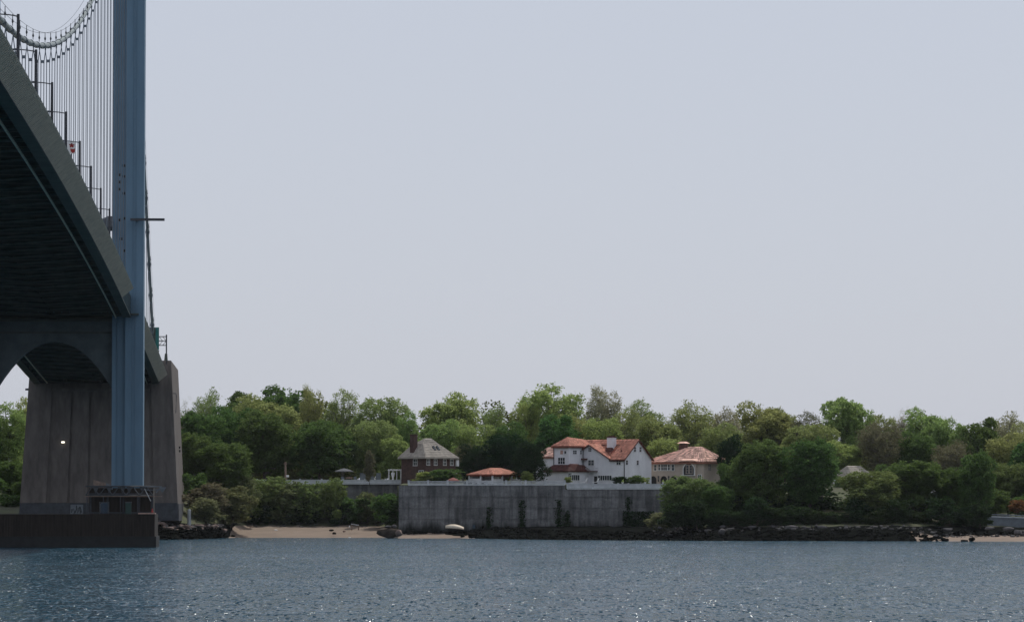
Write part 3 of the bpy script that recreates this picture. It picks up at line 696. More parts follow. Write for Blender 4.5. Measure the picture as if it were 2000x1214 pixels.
# white sign with red marks
s = 198; z0 = zy(297, 466); z1 = zy(277.5, 466)
sg = thing('traffic_sign', P(s, .6, nose(s)+1), 'white sign with red marks on the bridge edge among the suspenders', 'sign')
q = MB(); q.box(s-.03, s, .25, 1.12, z0-.15, z1+.05, P); q.build('panel', M['white'], sg)
q = MB(); q.bar(P(s-.08, .7, nose(s)+.5), P(s-.08, .7, z1), .09); q.build('post', M['dark_metal'], sg)
cx_, zc_ = .72, z1-.35
q = MB()
for k in range(5):
    a = k*1.2566+.3; q.hexa([P(s+.004,cx_-.1,zc_-.1),P(s+.004,cx_+.1,zc_-.1),P(s+.03,cx_+.1,zc_+.1),P(s+.03,cx_-.1,zc_+.1)]+[P(s+e, cx_+.3*math.cos(a+d), zc_+.26*math.sin(a+d)) for e, d in ((.004,-.25),(.004,.25),(.03,.25),(.03,-.25))])
q.build('red_mark', M['red'], sg)
q = MB(); q.loft([[P(s+.004,.55,z0+.42),P(s+.004,.85,z0+.36),P(s+.004,1.08,z0+.42),P(s+.004,1.08,z0+.05),P(s+.004,.85,z0-.1),P(s+.004,.62,z0+.08)],[P(s+.03,.55,z0+.42),P(s+.03,.85,z0+.36),P(s+.03,1.08,z0+.42),P(s+.03,1.08,z0+.05),P(s+.03,.85,z0-.1),P(s+.03,.62,z0+.08)]]); q.build('red_mark', M['red'], sg)
# overhead sign gantry near the anchorage
s = -128; k = F/(664+128)
vv = lambda px: 24.2-(545-px)/k
gz = lambda py: zy(py, 792)
ga = thing('sign_gantry', P(s, vv(323.5), nose(s)), 'large blank teal highway sign on a lattice arm over the bridge deck by the anchorage', 'sign')
q = MB(); q.box(s-.05, s+.05, vv(290), vv(310), gz(683), gz(639), P); q.build('sign_panel', M['green_sign'], ga)
q = MB(); q.box(s+.06, s+.1, vv(290), vv(303), gz(683), gz(640), P); q.build('sign_panel', M['steel_dark'], ga)
q = MB(); q.tube([P(s-.2, vv(324.3), nose(s)+.3), P(s-.2, vv(324.3), gz(653))], .13, 8); q.build('post', M['dark_metal'], ga)
q = MB()
for py in (657, 665.5, 674): q.bar(P(s-.2, vv(296), gz(py)), P(s-.2, vv(324), gz(py)), .12)
for i in range(4):
    a, b_ = vv(296+7*i), vv(303+7*i)
    q.bar(P(s-.2, a, gz(657)), P(s-.2, b_, gz(665.5)), .07); q.bar(P(s-.2, a, gz(674)), P(s-.2, b_, gz(665.5)), .07)
q.build('lattice_arm', M['dark_metal'], ga)
q = MB(); q.loft([[P(s+j, vv(320), nose(s)+1), P(s+j, vv(327), nose(s)+1), P(s+j, vv(326), gz(690)), P(s+j, vv(321.5), gz(690))] for j in (-.5, .3)]); q.build('post_base', M['steel_dark'], ga)
sp2 = thing('sign_post', P(-118, 1.3, nose(-118)), 'short thin post standing on the deck edge just left of the sign gantry', 'post')
k2 = F/782; q = MB(); q.tube([P(-118, 24.2*0+vv(312)+.0, nose(-118)), P(-118, vv(312), zy(684, 782))], .08, 6); q.box(-118.1, -117.9, vv(312)-.14, vv(312)+.14, zy(686, 782), zy(684, 782)+.02, P); q.build('post', M['dark_metal'], sp2)
# ------------------------------------------------------------------ houses
class House:
    """local frame: near corner at pixel cpx, a = metres along the left-front face, b = metres along the right-front face"""
    def __init__(s, name, cpx, Y, phi, label, cat='house', base=10.6):
        s.k = F/Y; s.Y = Y; s.A = Vector((-math.cos(R(phi)), math.sin(R(phi)), 0)); s.B = Vector((math.sin(R(phi)), math.cos(R(phi)), 0))
        s.C = Vector((xa(cpx, Y), Y, 0)); s.root = thing(name, s.C+Vector((0,0,base)), label, cat); s.base = base
    def p(s, a, b, z): q = s.C+s.A*a+s.B*b; return Vector((q.x, q.y, z))
    def z(s, py): return zy(py, s.Y)
    def box(s, name, m, a0, a1, b0, b1, z0, z1, par=None):
        q = MB(); q.box(a0, a1, b0, b1, z0, z1, s.p); return q.build(name, M[m], par or s.root)
    def window(s, face, pos, zc, w_, h_, off=0.0, mull=1, par=None, frame='white', depth=.05, arch=False, rows=1):
        """face 'a': on plane b=off ; face 'b': on plane a=off ; frame proud, pane just behind it"""
        def f(u, d, z): return s.p(u, off-d, z) if face == 'a' else s.p(off-d, u, z)
        e = .11; z0, z1 = zc-h_/2, zc+h_/2; q = MB()
        q.box(pos-w_/2-e, pos-w_/2, .004, depth, z0, z1, f); q.box(pos+w_/2, pos+w_/2+e, .004, depth, z0, z1, f)
        q.box(pos-w_/2-e-.04, pos+w_/2+e+.04, .004, depth+.06, z0-e, z0-.001, f)
        q.box(pos-w_/2-e, pos+w_/2+e, .004, depth, z1+.001, z1+e, f)
        for i in range(1, mull+1):
            u = pos-w_/2+w_*i/(mull+1); q.box(u-.04, u+.04, .004, depth-.01, z0, z1, f)
        for i in range(1, rows+1):
            zz = z0+h_*i/(rows+1); q.box(pos-w_/2, pos+w_/2, .006, depth-.02, zz-.03, zz+.03, f)
        w = q.build('window', M[frame], par or s.root)
        q = MB(); q.box(pos-w_/2, pos+w_/2, .003, .016, z0, z1, f); q.build('pane', M['glass'], w)
        return w
    def arch(s, face, pos, z0, z1, w_, off=0.0, frame='beige', name='arch_opening', pane=True):
        def f(u, d, z): return s.p(u, off-d, z) if face == 'a' else s.p(off-d, u, z)
        n = 10; r = w_/2; zs = z1-r; q = MB()
        pts = [(pos-r, z0)]+[(pos-r*math.cos(math.pi*i/n), zs+r*math.sin(math.pi*i/n)) for i in range(n+1)]+[(pos+r, z0)]
        o_ = [(pos-r-.16, z0)]+[(pos-(r+.16)*math.cos(math.pi*i/n), zs+(r+.16)*math.sin(math.pi*i/n)) for i in range(n+1)]+[(pos+r+.16, z0)]
        for i in range(len(pts)-1):
            q.hexa([f(pts[i][0],.004,pts[i][1]),f(pts[i+1][0],.004,pts[i+1][1]),f(o_[i+1][0],.004,o_[i+1][1]),f(o_[i][0],.004,o_[i][1]),
                    f(pts[i][0],.09,pts[i][1]),f(pts[i+1][0],.09,pts[i+1][1]),f(o_[i+1][0],.09,o_[i+1][1]),f(o_[i][0],.09,o_[i][1])])
        w = q.build(name, M[frame], s.root)
        q = MB(); q.face(*[f(u, .006, z) for u, z in pts]); q.build('opening', M['void'], w)
        return w
def tiles(par, quad, m, tw=.42, tl=.55, lift=.02, seed=0, rise=.09):
    """barrel tiles laid in rows on the slope e0-e1 (eave) to t0-t1 (top)"""
    e0, e1, t1, t0 = [Vector(p) for p in quad]; rg = random.Random(seed)
    nrm = (e1-e0).cross(t0-e0 if (t0-e0).length > .3 else t1-e0).normalized()
    if nrm.z < 0: nrm = -nrm
    ln = ((t0+t1)/2-(e0+e1)/2).length; n = max(1, int(ln/tl)); V, Q = [], []
    for r in range(n):
        u0, u1 = r/n, min(1, (r+1.12)/n)
        l0, l1 = e0.lerp(t0, u0), e1.lerp(t1, u0); h0, h1 = e0.lerp(t0, u1), e1.lerp(t1, u1)
        m_ = max(1, int(round((l1-l0).length/tw)))
        for c in range(m_):
            f0, f1 = c/m_, (c+1)/m_
            a, b = l0.lerp(l1, f0), l0.lerp(l1, f1); d, cc = h0.lerp(h1, f0), h0.lerp(h1, f1)
            j = lift+.06+rg.random()*.05; k = lift+rg.random()*.02; b0 = len(V)
            for (p, q, hh) in ((a, b, j), (d, cc, k)):
                V.extend([p+nrm*hh, p.lerp(q, .25)+nrm*(hh+rise), p.lerp(q, .75)+nrm*(hh+rise), q+nrm*hh])
            for i in range(3): Q.append((b0+i, b0+i+1, b0+i+5, b0+i+4))
            Q.append((b0, b0+3, b0+2, b0+1))
    og = origin_of(par); o = link('roof_tiles', np_mesh('roof_tiles', [tuple(v-og) for v in V], Q, M[m]), par); o['kind'] = 'stuff'; return o
def slab(name, par, quad, m, th=.16):
    p = [Vector(q) for q in quad]; n = (p[1]-p[0]).cross(p[3]-p[0] if (p[3]-p[0]).length > .1 else p[2]-p[0]).normalized()
    if n.z < 0: n = -n
    q = MB(); q.hexa([x-n*th for x in p]+p); return q.build(name, M[m], par)
def roof(H, name, quads, base, tile, seed=0, tw=.42, tl=.55, rise=.09, join=None):
    """all slopes of one roof as one part with its tiles as sub-parts"""
    q = MB()
    for quad in quads:
        p = [Vector(x) for x in quad]; n = (p[1]-p[0]).cross(p[3]-p[0] if (p[3]-p[0]).length > .1 else p[2]-p[0]).normalized()
        if n.z < 0: n = -n
        q.hexa([x-Vector((0,0,.16)) for x in p]+p)
    r = q.build(name, M[base], H.root)
    for i, quad in enumerate(quads): tiles(r, quad, tile, tw, tl, seed=seed+i, rise=rise)
    return r

# --- dark brick house
H = House('brick_house', 831, 890, 40, 'dark brick house with steep grey hipped roof and tall chimney behind the balustrade')
L_, R_ = 6.9, 9.9; ze = H.z(893); p = H.p
H.box('wall', 'brick', 0, L_, 0, R_, 10.4, ze)
z1, z2 = H.z(866), H.z(855); ia, ib = 2.5, 2.1; o = .55
ev = [p(-o,-o,ze), p(L_+o,-o,ze), p(L_+o,R_+o,ze), p(-o,R_+o,ze)]
md = [p(ia,ib,z1), p(L_-ia+.9,ib,z1), p(L_-ia+.9,R_-ib-.6,z1), p(ia,R_-ib-.6,z1)]
rd = [p(3.4,3.9,z2), p(3.5,3.9,z2), p(3.5,5.8,z2), p(3.4,5.8,z2)]
qs = [(ev[i], ev[(i+1)%4], md[(i+1)%4], md[i]) for i in range(4)]+[(md[i], md[(i+1)%4], rd[(i+1)%4], rd[i]) for i in range(4)]
rf = roof(H, 'roof', qs, 'slate', 'slate', 10, .5, .5, .02)
q = MB(); q.box(3.6,4.7,.3,1.5,ze-.4,H.z(848.5),p); q.box(3.5,4.8,.2,1.6,H.z(848.5)+.002,H.z(847),p); q.build('chimney', M['brick'], rf)
q = MB(); q.box(-o-.03,L_+o,-o-.04,-o+.1,ze-.22,ze-.165,p); q.box(-o-.04,-o+.1,-o+.11,R_+o,ze-.22,ze-.165,p); q.build('eave_board', M['slate'], H.root)
for b in (2.1, 3.3): 
    za = ze+(z1-ze)*.62; q = MB(); t = .62; a0 = -o+(ia+o)*t
    q.hexa([p(a0-.25,b+2.0,za-.35),p(a0-.25,b+2.6,za-.35),p(a0+.35,b+2.5,za+.5),p(a0+.35,b+2.0,za+.5),p(a0-.4,b+2.0,za-.1),p(a0-.4,b+2.6,za-.1),p(a0+.2,b+2.5,za+.75),p(a0+.2,b+2.0,za+.75)]); q.build('skylight', M['glass'], rf)
H.window('a', 2.9, H.z(902), 1.0, 1.35)
for b in (.9, 3.3, 6.3, 8.6): H.window('b', b, H.z(901.5), .85, 1.25)
H.window('a', 1.2, H.z(925), 1.2, 1.4); H.window('b', 5, H.z(925), 1.6, 1.4)
q = MB(); q.box(-.3, 0.2, R_+.02, R_+.8, H.z(909), H.z(897), p); q.build('porch_gable', M['white'], H.root)

# --- pool pavilion
H = House('pool_pavilion', 962, 868, 37, 'low open pavilion with shallow orange tiled hipped roof just behind the balustrade', 'pavilion'); p = H.p
L_, R_ = 6.1, 10.0; ze = H.z(926.5); zr = H.z(913.5); o = .45
ev = [p(-o,-o,ze), p(L_+o,-o,ze), p(L_+o,R_+o,ze), p(-o,R_+o,ze)]; r0, r1 = p(3.05,3.3,zr), p(3.05,6.9,zr)
rf = roof(H, 'roof', [(ev[0],ev[1],r0,r0), (ev[1],ev[2],r1,r0), (ev[2],ev[3],r1,r1), (ev[3],ev[0],r0,r1)], 'terra_base', 'terra', 20)
for a, b in ((0,0),(L_,0),(L_/2,0),(0,R_),(0,R_/3),(0,2*R_/3),(L_,R_)): H.box('post', 'stucco', a-.16, a+.16, b-.16, b+.16, 10.6, ze-.17)
H.box('fascia', 'terra_base', -.1, L_+.1, -.1, .06, ze-.36, ze-.17); H.box('fascia', 'terra_base', -.1, .06, .062, R_+.1, ze-.36, ze-.17)
for a0, a1 in ((.2, 2.8), (3.3, 5.9)): H.box('screen_wall', 'stucco', a0, a1, .02, .12, 10.6, 11.9 if a0 < 1 else 12.3)
for b0, b1 in ((.3, 3.1), (6.9, 9.8)): H.box('screen_wall', 'stucco', .02, .12, b0, b1, 10.6, 12.25)
H.box('back_wall', 'stucco', L_-.3, L_-.17, .3, R_, 10.6, ze-.2)

# --- white mansion
H = House('white_mansion', 1219, 876, 37, 'large white stucco mansion with orange tiled roofs and square grey chimney', 'mansion'); p = H.p; z = H.z
ze, zr, W, LA = z(894.5), z(857.5), 10.0, 16.0; o = .4; zb = 10.5; sl = (zr-ze)/(W/2)
q = MB(); q.box(0, LA, 0, W, zb, ze-.05, p)
q.loft([[p(a,0.02,ze-.048), p(a,W-.02,ze-.048), p(a,W/2,zr-.2)] for a in (0.0, LA)]); q.build('wall', M['stucco'], H.root)
f = lambda a, b: p(a, b, zr-abs(b-W/2)*sl)
ga, gh, gw = 8.9, z(867.5), 5.25; gl = (gh-ze)/gw; bx = (gh-ze)/sl
main = [(f(3.65,-o), f(-.35,-o), f(-.35,W/2), f(3.65,W/2)),
        (f(3.65,-.02), f(3.65,-.02), f(3.65,W/2), f(ga,W/2)),
        (p(3.65,-.02,ze), p(3.65,-.02,ze), p(ga,bx,gh), p(3.65,bx,ze+bx*sl)), (p(3.65,bx,ze+bx*sl), p(ga,bx,gh), p(ga,W/2,zr), p(3.65,W/2,zr)),
        (p(ga,bx,gh), p(LA+.3,bx,ze+bx*sl), p(LA+.3,W/2,zr), p(ga,W/2,zr)),
        (f(LA+.3,W+o), f(-.35,W+o), f(-.35,W/2), f(LA+.3,W/2))]
main = [main[0]]+main[2:]
rf = roof(H, 'roof', main, 'terra_base', 'terra', 30)
q = MB(); q.loft([[p(ga-gw-.0,b,ze-.02), p(ga+gw,b,ze-.02), p(ga,b,gh-.12)] for b in (-.02, 1.2)]); q.build('gable_wall', M['stucco'], H.root)
roof(H, 'cross_gable_roof', [(p(ga-gw-.3,-.5,ze-.12), p(ga-gw-.3,.05,ze-.12), p(ga,bx+.1,gh+.06), p(ga,-.5,gh+.06)), (p(ga+gw,.05,ze-.0), p(ga+gw,-.5,ze-.0), p(ga,-.5,gh+.06), p(ga,bx+.1,gh+.06))], 'terra_base', 'terra', 40)
# rake boards of both gables and gutters
q = MB()
for b0, b1 in ((-o, W/2), (W+o, W/2)): q.bar(f(-.40, b0)+Vector((0,0,-.1)), f(-.40, b1)+Vector((0,0,-.1)), .2)
q.bar(p(ga-gw-.3,-.55,ze-.2), p(ga,-.55,gh-.02), .2); q.bar(p(ga+gw-2,-.55,gh-(gw-2)*gl-.05), p(ga,-.55,gh-.02), .2)
q.bar(f(3.6,-o-.05)+Vector((0,0,-.12)), f(-.35,-o-.05)+Vector((0,0,-.12)), .2); q.build('rake_board', M['terra_dark'], H.root)
q = MB(); q.tube([p(-.08,-.08,ze-.2), p(-.08,-.08,zb)], .10, 6); q.build('downspout', M['dark_metal'], H.root)
ch = MB(); ca, cb = 5.6, 2.6; ch.box(ca-1.0,ca+.55,cb-.3,cb+1.0,ze+1,z(853),p); ch.build('chimney', M['stucco'], rf)
ch = MB(); ch.box(ca-1.12,ca+.67,cb-.42,cb+1.12,z(853)+.002,z(851.7),p); ch.box(ca-.8,ca+.35,cb-.1,cb+.8,z(851.7)+.002,z(849.5),p); ch.build('chimney_cap', M['terra_dark'], rf)
q = MB(); q.hexa([p(ca-1.1,cb-.9,ze+(cb-.9)*sl+.18),p(ca+.65,cb-.9,ze+(cb-.9)*sl+.18),p(ca+.65,cb-.31,ze+(cb-.31)*sl+.2),p(ca-1.1,cb-.31,ze+(cb-.31)*sl+.2)]+[p(ca-1.1,cb-.6,ze+(cb-.31)*sl+.5),p(ca+.65,cb-.6,ze+(cb-.31)*sl+.5),p(ca+.65,cb-.31,ze+(cb-.31)*sl+.5),p(ca-1.1,cb-.31,ze+(cb-.31)*sl+.5)]); q.build('chimney_flashing', M['terra_dark'], rf)
for a, b in ((6.4, 3.6), (1.9, 1.6)):
    q = MB(); q.tube([p(a,b,ze+b*sl), p(a,b,ze+b*sl+.6)], .12, 6); q.build('vent_pipe', M['terra_dark'], rf)
# tower block
ta0, ta1, tb0, tb1 = 10.7, 14.75, -5.05, 1.5; te, tp = z(871), z(853)
H.box('tower_wall', 'stucco', ta0, ta1, tb0, tb1, zb, te-.05)
ev = [p(ta0-o,tb0-o,te), p(ta1+o,tb0-o,te), p(ta1+o,tb1+1.5,te), p(ta0-o,tb1+1.5,te)]; ap = p(ta0+2.05,-2.9,tp); ap2 = p(ta0+2.05,3.5,zr)
roof(H, 'tower_roof', [(ev[0],ev[1],ap,ap), (ev[1],ev[2],ap2,ap), (ev[3],ev[0],ap,ap2)], 'terra_base', 'terra', 50)
q = MB(); q.box(ta0-o-.04,ta1+o+.04,tb0-o-.06,tb0-o+.06,te-.3,te-.17,p); q.box(ta0-o-.06,ta0-o+.06,tb0-o+.07,0,te-.3,te-.17,p); q.build('gutter', M['terra_dark'], H.root)
for a, b in ((ta1-.05, tb0-.08), (ta0-.08, -.15)):
    q = MB(); q.tube([p(a,b,te-.3), p(a,b,z(917))], .085, 6); q.build('downspout', M['dark_metal'], H.root)
# back left wing
wa0, wa1, wb0, wb1 = ta1+.01, 22.5, -1.0, 5.0; we, wt = z(891.5), z(872)
H.box('wing_wall', 'stucco', wa0, wa1, wb0, wb1, zb, we-.05)
roof(H, 'wing_roof', [(p(wa0,wb0-o,we),p(wa1+o,wb0-o,we),p(wa1+o-1.4,2,wt),p(wa0,2,wt)), (p(wa1+o,wb1+o,we),p(wa0,wb1+o,we),p(wa0,2,wt),p(wa1-1,2,wt))], 'terra_base', 'terra_pink', 60)
# porch block with dark tiled roof
pa0, pa1, pb0, pb1 = 9.1, 14.9, -7.5, -.01; pe, ptp = z(919.5), z(907.5)
H.box('porch_wall', 'stucco', pa0, pa1, pb0, pb1, zb, pe-.05)
ev = [p(pa0-.5,pb0-.5,pe), p(pa1+.5,pb0-.5,pe), p(pa1+.5,pb1,pe), p(pa0-.5,pb1,pe)]
tp4 = [p(ta0+.0,tb0-.02,ptp), p(ta1,tb0-.02,ptp), p(ta1,pb1,ptp), p(ta0-.02,pb1,ptp)]
roof(H, 'porch_roof', [(ev[0],ev[1],tp4[1],tp4[0]), (ev[1],ev[2],tp4[2],tp4[1]), (ev[3],ev[0],tp4[0],tp4[3])], 'terra_dark', 'terra_dark', 70)
gx = -4.6; q = MB(); q.hexa([p(pa0-.62,gx-1.4,pe+.05),p(pa0-.62,gx+1.4,pe+.05),p(ta0,gx+1.4,ptp),p(ta0,gx-1.4,ptp),p(pa0-.5,gx-.12,z(905.5)),p(pa0-.5,gx+.12,z(905.5)),p(ta0,gx+.12,z(904.5)),p(ta0,gx-.12,z(904.5))]); q.build('dormer_roof', M['terra_dark'], H.root)
# balcony on the front wall
q = MB(); q.box(6.9, 9.0, -1.5, -.01, z(920), z(918.7), p); bal = q.build('balcony_slab', M['terra_dark'], H.root)
q = MB(); q.box(6.9, 9.0, -1.5, -1.42, z(913), z(912.2), p); q.box(6.9,6.98,-1.41,-.02,z(913),z(912.2),p)
for i in range(13): q.box(6.92+i*.17, 6.97+i*.17, -1.48, -1.44, z(918.7), z(913), p)
q.build('balcony_railing', M['rail'], bal)
# windows
w3 = lambda px, py, wd, h, **k: H.window('a', (1219-px)/7.4, z(py), wd, h, **k)
H.window('a', ta0+2.0, z(899), 1.75, 1.35, off=tb0, mull=2, frame='stucco')
H.window('a', ta0+1.0, z(882.5), .5, .55, off=tb0, mull=0, rows=0, frame='stucco')
q = MB(); q.box(ta0+1.6, ta0+2.3, tb0-.04, tb0-.003, z(886), z(878.5), p); q.build('shutter', M['pinkish'], H.root)
H.window('b', tb0+2.0, z(882), 1.3, .75, off=ta0, mull=1, frame='stucco'); H.window('b', tb0+4.2, z(882), .6, .8, off=ta0, mull=0, frame='stucco')
H.window('a', 8.9, z(877), .75, .8, off=-.02, mull=1, frame='stucco')
H.window('a', 8.6, z(902.5), 1.45, 1.1, off=-.02, mull=1)
H.window('a', 1.45, z(902), 1.05, 1.0, mull=1)
q = MB(); q.box(9.6, 10.6, -.9, -.03, z(897), z(894), p); q.build('window_hood', M['terra_dark'], H.root)
for b in (3.9, 5.9): H.window('b', b, z(876.5), .75, 1.0, mull=0, frame='stucco')
for b in (.95, 4.9): H.window('b', b, z(902.5), .7, .9, mull=0, frame='stucco')
H.window('a', 5.05, z(932.5), 3.5, 1.0, mull=5, rows=0)
H.window('b', -5.3, z(932), 3.4, 1.1, off=pa0, mull=4, rows=0)
H.window('b', -7.0, z(931), 1.0, 1.5, off=pa0, mull=0, rows=0, frame='rail')
q = MB(); q.box(7.0, 7.8, -.05, -.003, 10.9, z(929), p); q.build('door', M['void'], H.root)

# --- beige mansion
H = House('beige_mansion', 1374, 880, 37, 'beige stucco mansion with speckled pink tiled hipped roof and arched ground floor openings', 'mansion'); p = H.p; z = H.z
ze, zr, L_, R_ = z(902), z(872), 14.8, 9.0; o = .55
H.box('wall', 'beige', 0, L_, 0, R_, 10.5, ze-.05)
ev = [p(-o,-o,ze), p(L_+o+.5,-o,ze), p(L_+o+.5,R_+o,ze), p(-o,R_+o,ze)]; r0, r1 = p(3.6,4.5,zr), p(6.3,4.5,zr+.02)
rf = roof(H, 'roof', [(ev[0],ev[1],r1,r0), (ev[1],ev[2],r1,r1), (ev[2],ev[3],r0,r1), (ev[3],ev[0],r0,r0)], 'pink_base', 'terra_pink', 80, .55, .7, .11)
q = MB(); q.box(-o,L_+o+.5,-o-.05,-o+.1,ze-.36,ze-.165,p); q.box(-o-.05,-o+.1,-o+.11,R_,ze-.36,ze-.165,p); q.build('eave_board', M['pink_base'], H.root)
q = MB(); q.box(8.3,9.9,5.0,6.3,ze,z(866.5),p); c_ = q.build('chimney', M['brick'], rf)
q = MB(); q.box(8.4,9.8,5.1,6.2,z(866.5)+.01,z(864),p); q.build('chimney_louvre', M['void'], rf)
cq = [p(8.0,4.7,z(864)), p(10.2,4.7,z(864)), p(10.2,6.6,z(864)), p(8.0,6.6,z(864))]; ct = p(9.1,5.65,z(859.5))
q = MB(); q.loft([[x for x in cq], [x.lerp(ct, .55)+Vector((0,0,.12)) for x in cq]]); q.build('chimney_cap', M['terra_pink'], rf)
for a in (12.5, 7.9): H.window('a', a, z(912), .6, 1.2, mull=0, frame='white')
H.window('a', 10.2, z(911.5), 1.5, 1.25, mull=2, frame='white')
H.window('a', 11.45, z(911.5), .5, 1.2, mull=0, frame='white'); H.window('a', 8.95, z(911.5), .5, 1.2, mull=0, frame='white')
for a, nm in ((13.0, 1), (10.25, 1), (7.75, 1)):
    H.arch('a', a, 10.6, z(928.5), 1.75, frame='beige')
for a in (11.65, 9.0): H.window('a', a, z(934), .45, 1.2, mull=0, frame='beige')
# bay with arched loggia and its own lip of roof
q = MB(); q.box(1.7, 5.4, -.35, -.002, 10.5, z(903.2), p); q.build('bay_wall', M['beige'], H.root)
H.arch('a', 3.55, z(927), z(904), 2.7, off=-.36, frame='white', name='loggia_arch')
for a in (3.0, 3.9): H.window('a', a, z(915.5), .55, 1.7, off=-.372, mull=0, rows=2, frame='beige')
q = MB(); q.box(1.9, 5.2, -.85, -.36, z(928.2), z(927), p); q.build('loggia_ledge', M['white'], H.root)
q = MB(); q.hexa([p(1.2,-.95,z(900)),p(6.0,-.95,z(900)),p(6.3,.6,z(897)),p(.9,.6,z(897)),p(2.0,-.95,z(897.8)),p(5.2,-.95,z(897.8)),p(5.3,.9,z(894)),p(1.8,.9,z(894))]); q.build('bay_roof', M['terra_pink'], H.root)
H.window('b', 2.2, z(912), .9, 1.3, mull=1, frame='beige'); H.window('a', 1.0, z(934), .8, 1.6, mull=1)

# --- houses glimpsed between the trees
H = House('grey_roofed_house', 1666, 905, 37, 'grey shingled house mostly hidden by trees right of the beige mansion'); p = H.p; z = H.z
L_, R_ = 5.2, 8.5; ze, zr = z(932), z(909)
H.box('wall', 'stucco', 0, L_, 0, R_, 9.5, ze); r0, r1 = p(2.6,1.6,zr), p(2.6,7,zr)
ev = [p(-.4,-.4,ze), p(L_+.4,-.4,ze), p(L_+.4,R_+.4,ze), p(-.4,R_+.4,ze)]
roof(H, 'roof', [(ev[0],ev[1],r0,r0), (ev[1],ev[2],r1,r0), (ev[3],ev[0],r0,r1)], 'slate', 'slate', 90, .5, .5, .02)
H.window('a', 2.5, z(938), .9, 1.0); H.window('b', 4, z(938), .9, 1.0)
H = House('red_roofed_house', 952, 935, 37, 'house far back whose pale red roof shows as a small patch between dark trees'); p = H.p; z = H.z
H.box('wall', 'brick', 0, 6, 0, 8, 10.5, z(886)); rA, rB = p(3,2,z(870)), p(3,7,z(870))
ev = [p(-.4,-.4,z(886)), p(6.4,-.4,z(886)), p(6.4,8.4,z(886)), p(-.4,8.4,z(886))]
roof(H, 'roof', [(ev[0],ev[1],rA,rA), (ev[1],ev[2],rB,rA), (ev[3],ev[0],rA,rB)], 'terra_base', 'terra_pink', 95)
H.window('a', 3, z(895), 1, 1.2)
# ------------------------------------------------------------------ trees
def leaves(C, size, rg, flat=.25):
    n = len(C); u = rg.normal(size=(n,3)); u /= np.linalg.norm(u, axis=1)[:,None]
    u[:,2] = u[:,2]*(1-flat); t = rg.normal(size=(n,3)); w_ = np.cross(u, t); w_ /= np.linalg.norm(w_, axis=1)[:,None]+1e-9
    x = np.cross(w_, u); x /= np.linalg.norm(x, axis=1)[:,None]+1e-9
    s = size*rg.uniform(.6, 1.35, n)[:,None]; a = u*s*.5; b = x*s*.34
    V = np.stack([C-a, C+b*1.0, C+a, C-b], 1).reshape(-1,3); Q = np.arange(4*n).reshape(n,4); return V, Q
def limb(mb, p0, p1, r0, r1, rg, n=4, wob=.07, sag=.0, sides=5):
    p0, p1 = Vector(p0), Vector(p1); L_ = (p1-p0).length; pts = []
    for i in range(n+1):
        t = i/n; q = p0.lerp(p1, t)
        if 0 < i < n: q += Vector(rg.normal(size=3))*L_*wob
        q.z += sag*L_*math.sin(math.pi*t); pts.append(q)
    mb.tube(pts, [r0+(r1-r0)*i/n for i in range(n+1)], sides, False); return pts
